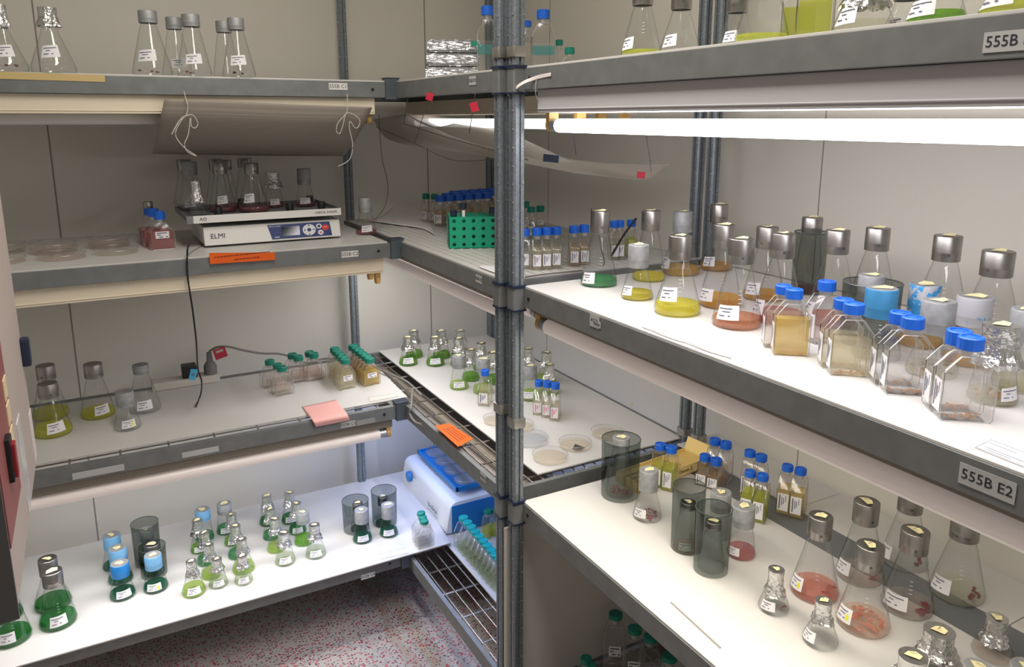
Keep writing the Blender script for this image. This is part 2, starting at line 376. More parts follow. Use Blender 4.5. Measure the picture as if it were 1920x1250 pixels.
RIM = lambda: clear('plastic_rim', (.80,.80,.80), .5, .30, (1,1,1), .4)
def patchy(name, ca, cb, scale=60, th=.55):
    m = plain(name, ca, .5, .15); nt = m.node_tree
    b = [n for n in nt.nodes if n.type == 'BSDF_PRINCIPLED'][0]
    tc = [n for n in nt.nodes if n.type == 'TEX_COORD'][0]
    if b.inputs['Base Color'].is_linked: return m
    t = N(nt, 'ShaderNodeTexNoise'); t.inputs['Scale'].default_value = scale; nt.links.new(tc.outputs['Object'], t.inputs['Vector'])
    r = N(nt, 'ShaderNodeValToRGB'); r.color_ramp.elements[0].position = th-.02; r.color_ramp.elements[1].position = th+.02
    r.color_ramp.elements[0].color = (*hexc(ca),1); r.color_ramp.elements[1].color = (*hexc(cb),1)
    nt.links.new(t.outputs[0], r.inputs[0]); nt.links.new(r.outputs[0], b.inputs['Base Color']); return m
PEEL = lambda: patchy('peeling_blue_paint', '#3f93cf', '#b4b7bd', 70, .52)
PEELG = lambda: patchy('mostly_peeled_paint', '#b0b1b6', '#4f97cc', 90, .64)
for k, (c, d) in dict(yellow=('#eadb3c',.5), yellow2=('#ecdf38',.45), yg=('#c9d414',.55), orange=('#eaa63c',.45), amber=('#e6ac44',.42), rust=('#dd9068',.42), rose=('#ee9a8a',.36),
    pinkred=('#cf7676',.42), wine=('#b8606c',.38), green=('#3f9a57',.6), dgreen=('#1e7a2c',.5), vgreen=('#176242',.55), lime=('#b8dc5c',.36), pgreen=('#dcedc0',.2), glime=('#74bc30',.45),
    clear=('#fbfbfa',.05), beige=('#f5eee0',.12), straw=('#f1e7c2',.2), tan=('#e6c49c',.3), peach=('#f8d8c4',.22), ppink=('#f9e6de',.10), lemon=('#f7f4dc',.10), blimey=('#d8e04a',.42),
    honey=('#eac866',.42), clot=('#8a2330',.9), clot2=('#b04a52',.9), orangebit=('#e88a68',.6), brownbit=('#7c4a3a',.9), sediment=('#d49a6a',.7), agar=('#fdf3e2',.3), ygold=('#e2df34',.45), agarpale=('#e9ecef',.35), bitbeige=('#e5d3b0',.8)).items():
    LQ[k] = liquid('culture_'+k, c, d)

# ================================================================ room
def struct(o): o['kind'] = 'structure'; return o
wallm = plain('wall_panel_enamel', '#dcd8cf', .45, 0, .025, 3)
seam = plain('panel_seam', '#8f8b84', .6)
WX, WY, CEIL = 1.505, 2.80, 2.56
m = M(); m.box((-1.6, WY, 0), (WX+.05, WY+.05, CEIL)); xs = [-1.35, -.086, 1.17]
for x in xs: m.box((x-.0022, WY-.0006, 0), (x+.0022, WY+.001, CEIL), 1)
struct(m.build('wall_back', [wallm, seam], None, 0))
m = M(); m.box((WX, -1.0, 0), (WX+.05, WY, CEIL))
for y in (2.45, 1.235, .02): m.box((WX-.0006, y-.0015, 0), (WX+.001, y+.0015, CEIL), 1)
struct(m.build('wall_right', [wallm, seam], None, 0))
# floor: grey vinyl with red and dark flecks
fm, nt, out = new_mat('flecked_vinyl'); L = nt.links
b = N(nt, 'ShaderNodeBsdfPrincipled'); b.inputs['Roughness'].default_value = .4; L.new(b.outputs[0], out.inputs[0])
tc = N(nt, 'ShaderNodeTexCoord'); prev = None
col = N(nt, 'ShaderNodeRGB'); col.outputs[0].default_value = (*hexc('#a9a49f'), 1); prev = col.outputs[0]
for sc, th, pr, c, off in ((100,.36,.42,'#8e2436',0),(125,.36,.30,'#33363e',3.1),(90,.34,.34,'#c0415a',7.7),(70,.3,.3,'#8f949c',11.)):
    mp = N(nt, 'ShaderNodeMapping'); mp.inputs['Location'].default_value = (off, off*.7, 0); mp.inputs['Scale'].default_value = (1,1.5,1); mp.inputs['Rotation'].default_value = (0,0,off)
    L.new(tc.outputs['Object'], mp.inputs[0])
    v = N(nt, 'ShaderNodeTexVoronoi'); v.inputs['Scale'].default_value = sc; L.new(mp.outputs[0], v.inputs['Vector'])
    lt = N(nt, 'ShaderNodeMath', operation='LESS_THAN'); lt.inputs[1].default_value = th; L.new(v.outputs['Distance'], lt.inputs[0])
    sp = N(nt, 'ShaderNodeSeparateColor'); L.new(v.outputs['Color'], sp.inputs[0])
    l2 = N(nt, 'ShaderNodeMath', operation='LESS_THAN'); l2.inputs[1].default_value = pr; L.new(sp.outputs[0], l2.inputs[0])
    mu = N(nt, 'ShaderNodeMath', operation='MULTIPLY'); L.new(lt.outputs[0], mu.inputs[0]); L.new(l2.outputs[0], mu.inputs[1])
    mx = N(nt, 'ShaderNodeMix', data_type='RGBA'); mx.inputs['B'].default_value = (0,0,0,1)
    mx.inputs[7].default_value = (*hexc(c), 1); L.new(mu.outputs[0], mx.inputs[0]); L.new(prev, mx.inputs[6]); prev = mx.outputs[2]
# an ochre stain running along the floor near the corner rack
sx = N(nt, 'ShaderNodeSeparateXYZ'); L.new(tc.outputs['Object'], sx.inputs[0])
nz = N(nt, 'ShaderNodeTexNoise'); nz.inputs['Scale'].default_value = 9; L.new(tc.outputs['Object'], nz.inputs['Vector'])
ad = N(nt, 'ShaderNodeMath', operation='MULTIPLY_ADD'); ad.inputs[1].default_value = .05; L.new(nz.outputs[0], ad.inputs[0]); L.new(sx.outputs[0], ad.inputs[2])
sb = N(nt, 'ShaderNodeMath', operation='SUBTRACT'); sb.inputs[1].default_value = .735; L.new(ad.outputs[0], sb.inputs[0])
ab = N(nt, 'ShaderNodeMath', operation='ABSOLUTE'); L.new(sb.outputs[0], ab.inputs[0])
mr = N(nt, 'ShaderNodeMapRange'); mr.inputs['From Min'].default_value = .01; mr.inputs['From Max'].default_value = .022; mr.inputs['To Min'].default_value = .38; mr.inputs['To Max'].default_value = 0
L.new(ab.outputs[0], mr.inputs[0])
mx = N(nt, 'ShaderNodeMix', data_type='RGBA'); mx.inputs[7].default_value = (*hexc('#80694c'),1); L.new(mr.outputs[0], mx.inputs[0]); L.new(prev, mx.inputs[6])
L.new(mx.outputs[2], b.inputs['Base Color'])
struct(M().box((-1.6,-1.0,-.04),(WX,WY,0)).build('floor', fm, None, 0))
struct(M().box((-1.6,-1.0,CEIL),(WX,WY,CEIL+.04)).build('ceiling', wallm, None, 0))

# ================================================================ racks
L1, L2, L3 = 1.705, 1.243, .732; L4 = .222
BT = .004
def post(name, x, y, z0, z1, parent, faceang=0):
    m = M(); w = .0135; c = .004
    o = [(-w,-w+c),(-w+c,-w),(-.003,-w),(-.002,-w+.004),(.002,-w+.004),(.003,-w),(w-c,-w),(w,-w+c),(w,w-c),(w-c,w),(-w+c,w),(-w,w-c),(-w,.003),(-w+.004,.002),(-w+.004,-.002),(-w,-.003)]
    m.prism(o, z0, z1, 0, T(x,y,0))
    z = z0+.02
    while z < z1:
        for (dx,dy) in ((-w,-w+.005),(w-.005,-w)): m.lathe([(.0022,-.0012),(.0022,.0012)], 8, 1, T(x+dx,y+dy,z), True, True)
        z += .038
    m.box((x-w-.001,y-w-.001,z0),(x+w+.001,y+w+.001,z0+.03),2)
    return m.build(name, [POSTM(), plain('worn_bright_zinc','#aeb4ba',.35,.8), BLACK()], parent, 30)
def clip(x, y, z, parent):
    m = M(); w = .0165
    m.box((x-w,y-w,z),(x+w,y+w,z+.022),0,None,.003)
    return m.build('post_clip', [plain('bright_clip_steel','#a5a39e',.35,.85)], parent, 30, bev=.0008)
def collar(x, y, z, parent):
    m = M(); w = .0158
    m.box((x-w,y-w,z),(x+w,y+w,z+.05),0,None,.003); m.box((x-w*1.12,y-w*1.12,z+.048),(x+w*1.12,y+w*1.12,z+.054),1,None,.003); m.box((x-w*1.1,y-w*1.1,z-.004),(x+w*1.1,y+w*1.1,z),1,None,.003)
    return m.build('shelf_collar', [BEAM(), NAVY()], parent, 30)
def shelf(parent, x0, y0, x1, y1, top, front, wires=None, plate=None):
    """rectangular shelf frame: four Z beams, lower flanges, wire deck"""
    top -= BT; h = .043; t = .014
    m = M()
    def beam(a, b): m.box((a[0],a[1],top-h),(b[0],b[1],top))
    beam((x0,y0),(x1,y0+t)); beam((x0,y1-t),(x1,y1)); beam((x0,y0+t),(x0+t,y1-t)); beam((x1-t,y0+t),(x1,y1-t))
    f = .012
    if front == '-y': m.box((x0,y0+t,top-h),(x1,y0+t+f,top-h+.002)); 
    else: m.box((x0+t,y0,top-h),(x0+t+f,y1,top-h+.002))
    o = m.build('shelf_frame', BEAM(), parent, 0, bev=.0016)
    m = M(); zt = top-.004
    if front == '-y':
        n = 9; [m.tube([(x0+.004,yy,zt),(x1-.004,yy,zt)],.0022,6) for yy in [y0+.02+i*(y1-y0-.04)/19 for i in range(20)]]
        [m.tube([(xx,y0+.004,zt-.004),(xx,y1-.004,zt-.004)],.0028,6) for xx in [x0+.05+i*(x1-x0-.1)/n for i in range(n+1)]]
    else:
        n = 9; [m.tube([(xx,y0+.004,zt),(xx,y1-.004,zt)],.0022,6) for xx in [x0+.022+i*(x1-x0-.044)/17 for i in range(18)]]
        [m.tube([(x0+.004,yy,zt-.004),(x1-.004,yy,zt-.004)],.0028,6) for yy in [y0+.05+i*(y1-y0-.1)/n for i in range(n+1)]]
    m.build('wire_deck', WIREM(), o, 60)
    return o
RC = thing('storage_rack', 'zinc wire shelving rack along the back wall, shelf strips printed 555B C1 to C3', 'shelving rack')
RD = thing('storage_rack', 'corner shelving rack between the back wall rack and the double posts', 'shelving rack')
RE = thing('storage_rack', 'shelving rack on the right with shelf strips printed 555B E', 'shelving rack')
PX = .803
post('upright_post', .822, 2.70, 0, 2.35, RC); post('upright_post', -.385, 2.70, 0, 2.35, RC)
post('upright_post', .790, 1.478, 0, 2.35, RD); post('upright_post', 1.385, 1.520, 0, 2.35, RD); post('upright_post', 1.390, 2.70, 0, 2.35, RD)
post('upright_post', PX, 1.436, 0, 2.35, RE); post('upright_post', 1.388, 1.468, 0, 2.35, RE); post('upright_post', PX, .16, 0, 2.35, RE); post('upright_post', 1.388, .16, 0, 2.35, RE)
C_ = {}; D_ = {}; E_ = {}
for k, z in ((1,L1),(2,L2),(3,L3),(4,L4)):
    C_[k] = shelf(RC, -.40, 2.149, .775, 2.705, z, '-y')
    zb_ = z+(.006 if k < 4 else -.007); m = M(); m.box((.772,2.140,z-.052),(.812,2.172,zb_)); m.box((.770,2.138,zb_),(.814,2.174,zb_+.0025),1)
    m.build('corner_bracket', [plain('blue_grey_bracket','#5f6970',.45,.5), NAVY()], RC, 0, bev=.001)
    zz = z if k < 4 else .206
    D_[k] = shelf(RD, .802, 1.49, 1.398, 2.715, zz, '-x')
    ze = z if k < 4 else .206
    E_[k] = shelf(RE, .813, .17, 1.398, 1.432, ze, '-x')
    if k < 4:
        for (xx,yy,pp) in ((.790,1.478,RD),(PX,1.436,RE)): collar(xx, yy, z-.052, pp)
clip(.790,1.478,.938,RD); clip(PX,1.436,.915,RE); clip(.790,1.478,L1+.018,RD); clip(PX,1.436,L1+.018,RE)
clip(1.385,1.520,L3+.01,RD); clip(1.388,1.468,L3+.01,RE)
def bolt(parent, p, n):
    mm = T(*p) @ (R3('Y',-90) if n == '-x' else R3('X',90))
    M().lathe([(.0045,0),(.0045,.0015),(.003,.0025),(.0003,.0025)], 12, 0, mm).build('bolt', plain('dark_bolt','#2c2e31',.5,.5), parent, 40)
for k, z in ((1,L1),(2,L2),(3,L3),(4,L4)):
    bolt(C_[k], (.735,2.149,z-.025), '-y')
    bolt(D_[k], (.802,1.53,z-.025), '-x'); bolt(E_[k], (.813,1.40,z-.025), '-x')
lm = [plain('silver_strip','#b6b7b8',.5), plain('strip_print','#262832',.6)]
wm = [plain('white_strip','#e2e1de',.5), plain('strip_print','#262832',.6)]
label_plate('shelf_number_strip', '555B C1', (0.6366, 2.1483, 1.6864), .052, .018, '-y', C_[1], .014, wm)
label_plate('shelf_number_strip', '555B C2', (0.6486, 2.1483, 1.2165), .050, .018, '-y', C_[2], .014, wm)
label_plate('shelf_number_strip', '555B C3', (0.6202, 2.1483, 0.6980), .046, .017, '-y', C_[3], .013, lm)
label_plate('shelf_number_strip', '555B C4', (0.6608, 2.1483, 0.1765), .046, .017, '-y', C_[4], .013, wm)
label_plate('shelf_number_strip', '555B D1', (0.8013, 1.6410, 1.6850), .036, .020, '-x', D_[1], .011, lm)
label_plate('shelf_number_strip', '555B D2', (0.8013, 1.6173, 1.2240), .034, .020, '-x', D_[2], .010, lm)
label_plate('shelf_number_strip', '555B D3', (0.8013, 1.6035, 0.7163), .034, .020, '-x', D_[3], .010, lm)
label_plate('shelf_number_strip', None, (0.8013, 1.5931, 0.2327), .034, .018, '-x', D_[4], .010, lm)
label_plate('shelf_number_strip', '555B E1', (0.8123, 0.4539, 1.6749), .056, .020, '-x', E_[1], .0155, lm)
label_plate('shelf_number_strip', '555B E2', (0.8123, 0.4206, 1.2186), .060, .024, '-x', E_[2], .0165, lm)
label_plate('handwritten_strip', 'ATCB', (0.8120, 1.1507, 1.2282), .030, .026, '-x', E_[2], .009, lm)
label_plate('handwritten_strip', 'Roux', (0.8116, 1.1430, 1.2238), .026, .012, '-x', E_[2], .009, lm)
label_plate('silver_tape', None, (0.6751, 2.1483, 0.6957), .058, .016, '-y', C_[3], None, [plain('grey_strip','#8f9293',.5)]*2)
label_plate('silver_tape', None, (0.2025, 2.1483, 0.7000), .095, .016, '-y', C_[3], None, lm)
label_plate('silver_tape', None, (-0.0466, 2.1483, 0.6994), .120, .018, '-y', C_[3], None, lm)
label_plate('masking_tape', None, (-0.0842, 2.1483, 1.6954), .300, .016, '-y', C_[1], None, [plain('masking_tape','#c9b27a',.6)]*2, -.6)

# ---------------------------------------------------------------- boards lying on the wire decks
def board(label, pts, top, name='shelf_board', mats=None):
    m = M(); m.prism(pts, top-BT, top); o = m.build(name, mats or BOARD(), None, 0, bev=.0006); return tag(o, label, 'shelf board')
def rect(x0,y0,x1,y1): return [(x0,y0),(x1,y0),(x1,y1),(x0,y1)]
BC1 = board('thin white board on the top shelf of the back wall rack', rect(-.40,2.152,.79,2.70), L1)
BC2 = board('white board under the flat orbital shaker and petri dishes', rect(-.40,2.152,.765,2.705), L2)
BC3 = board('white board carrying the yellow flasks and the coiled black cable end', [(-.40,2.197),(.830,2.197),(.852,2.66),(-.40,2.66)], L3)
BC4 = board('white board lit from above, under the rows of green foil-topped flasks', [(-.40,2.125),(.940,2.125),(.998,2.70),(-.40,2.70)], L4+.003)
BD1 = board('thin board on the top corner shelf under the foil packets', rect(.806,1.50,1.39,2.70), L1)
BD2 = board('corrugated clear sheet over the corner shelf, under the green tube rack', rect(.806,1.50,1.39,2.705), L2)
BD3 = board('white board of the corner shelf with the foil-topped green flasks and petri dishes', rect(.912,1.522,1.376,2.757-.05), L3+.003)
BD4 = board('white board on the lowest corner shelf under the blue rocking shaker', [(.930,1.51),(1.385,1.51),(1.385,2.70),(.936,2.70)], .212)
BE1 = board('thin grey-edged board on the top right shelf', rect(.817,.18,1.37,1.42), L1)
BE2 = board('bright white board under the metal-capped flasks on the right', rect(.815,.18,1.37,1.424), L2)
BE3 = board('white board under the smoked cylinders and pink flasks', rect(.815,.18,1.252,1.424), L3)
for y0, y1, lb in ((1.095,1.50,'nearest the double rear posts'),(.625,1.093,'behind the steel-capped flasks'),(.18,.623,'at the near end')):
    board('narrow white board along the wall on the third right shelf, '+lb, rect(1.342,y0,1.49,y1), L3)
M_ = M()
for i in range(24): M_.tube([(.83+i*.024,1.52,L2+.0012),(.83+i*.024,2.69,L2+.0012)], .0012, 5)
M_.build('corrugation_ribs', plain('clear_ribs','#cfd2cc',.25), BD2, 60)
gm = plain('dark_tray_metal','#74777a',.5,.2)
tag(M().box((1.2525,.18,L3-.0045),(1.3415,1.42,L3-.0025)).build('filler_strip', gm, None, 0), 'dark grey filler strip showing between two white boards on the third right shelf', 'strip')
def backglow(power):
    # translucent upper half of a lit tube: glows faintly
    if 'tube_back' in MATS: return MATS['tube_back']
    m = plain('tube_back', '#e3d9d5', .3); b = [n for n in m.node_tree.nodes if n.type == 'BSDF_PRINCIPLED'][0]
    b.inputs['Emission Color'].default_value = (1,.86,.80,1); b.inputs['Emission Strength'].default_value = .14
    return m
def lamp(label, axis, a0, a1, c, top, power, colr, tubes=(1,1), half=True, drop=.119, body='cream', r=.0135, hbo=.012):
    """two-tube fixture hung under a shelf; axis 'x' or 'y'; c = centre across"""
    t = thing('shelf_lamp', label, 'lamp', (0,0,0), 0, 'fluorescent fixtures hung under the shelves')
    def P(u, v, z): return (u, v, z) if axis == 'x' else (v, u, z)
    def bx(m, u0, v0, z0, u1, v1, z1, mi=0):
        p, q = P(u0,v0,z0), P(u1,v1,z1); m.box((min(p[0],q[0]),min(p[1],q[1]),z0),(max(p[0],q[0]),max(p[1],q[1]),z1),mi)
    hm = {'cream':CREAM(),'brown':plain('shaded_housing','#8b8276',.5),'grey':plain('grey_housing','#b9b9bd',.5)}[body]  # brown: housing with the shade below the beam put into its colour
    hw = .046 if body == 'brown' else .062; m = M(); hb = top-drop+r+hbo; bx(m, a0, c-hw, hb, a1, c+hw, top-.0475); bx(m, a0+.002, c-hw-.002, hb+.006, a1-.002, c+hw+.002, hb+.009)
    m.build('lamp_housing', hm, t, 0, bev=.002)
    sk = plain('tan_socket','#c9a25c',.5)
    for s_, on in ((-1,tubes[0]),(1,tubes[1])):
        v = c+s_*.034; zc = top-drop
        for e_, u in ((1,a0+.012),(-1,a1-.012)):
            m = M(); bx(m, u-.007, v-.011, zc-.004, u+.007, v+.011, hb)
            q = P(u,v,zc); m.lathe([(r*.96,-.006),(r*.96,.006)], 18, 0, T(*q) @ (R3('Y',90) if axis == 'x' else R3('X',90)), True, True)
            m.build('tube_socket', sk, t, 30)
        if not on: continue
        g = glow('tube_light_'+colr+('_%g' % power), TUBE_GLOW[colr], power) if power else WHITE()
        n = 20; vs = []; m = M()
        u0, u1 = a0+.020, a1-.020
        for u in (u0, u0+.020, u1-.020, u1):
            for k in range(n):
                a = 2*PI*k/n; vs.append(P(u, v+r*math.cos(a), zc+r*math.sin(a)))
        fs = []; mi = []
        for s2 in range(3):
            for k in range(n):
                a = 2*PI*(k+.5)/n; fs.append((s2*n+k, s2*n+(k+1)%n, (s2+1)*n+(k+1)%n, (s2+1)*n+k))
                mi.append(1 if s2 != 1 else (2 if (half and math.sin(a) > -.95) else 0))
        m.v = vs; m.f = fs+[tuple(range(n)), tuple(range(3*n,4*n))]; m.mi = mi+[1,1]
        m.build('tube', [g, plain('tube_end_metal','#b5b9be',.35,.8), backglow(power) if half and power else WHITE()], t, 60)
    return t
lamp('lit twin-tube fixture under the top right shelf, its near tube glaring white', 'y', .19, 1.385, .885, L1, TUBE_POWER['E1'], 'cool', half=False, body='grey')
lamp('fixture under the top corner shelf, half hidden by the hanging sheets', 'y', 1.50, 2.69, 1.105, L1, TUBE_POWER['D1'], 'neutral', half=False, tubes=(1,0))
lamp('fixture under the second right shelf, shining down on the pink flasks', 'y', .19, 1.405, .878, L2, TUBE_POWER['E2'], 'warm', drop=.082, r=.0168, body='brown', hbo=.004)
lamp('fixture below the corner shelf with the green tube rack, running towards the corner', 'y', 1.50, 2.69, .878, L2, TUBE_POWER['D2'], 'neutral', drop=.097, r=.015, body='brown')
lamp('fixture below the corner shelf with the foil-topped green flasks', 'y', 1.50, 2.69, .935, L3, TUBE_POWER['D3'], 'blue', body='brown', drop=.078, hbo=.004)
lamp('unlit cream fixture under the top back wall shelf, behind the perforated sheet', 'x', -.38, .745, 2.225, L1, 0, 'warm', tubes=(0,1), drop=.104, r=.0165, hbo=-.006)
lamp('unlit cream fixture below the shelf strip printed 555B C2', 'x', -.38, .755, 2.225, L2, 0, 'warm', tubes=(0,0))
lamp('fixture below the shelf strip printed 555B C3, shining down on the rows of green flasks', 'x', -.38, .765, 2.210, L3, TUBE_POWER['C3'], 'neutral', drop=.098, r=.0152, body='brown', hbo=.006)

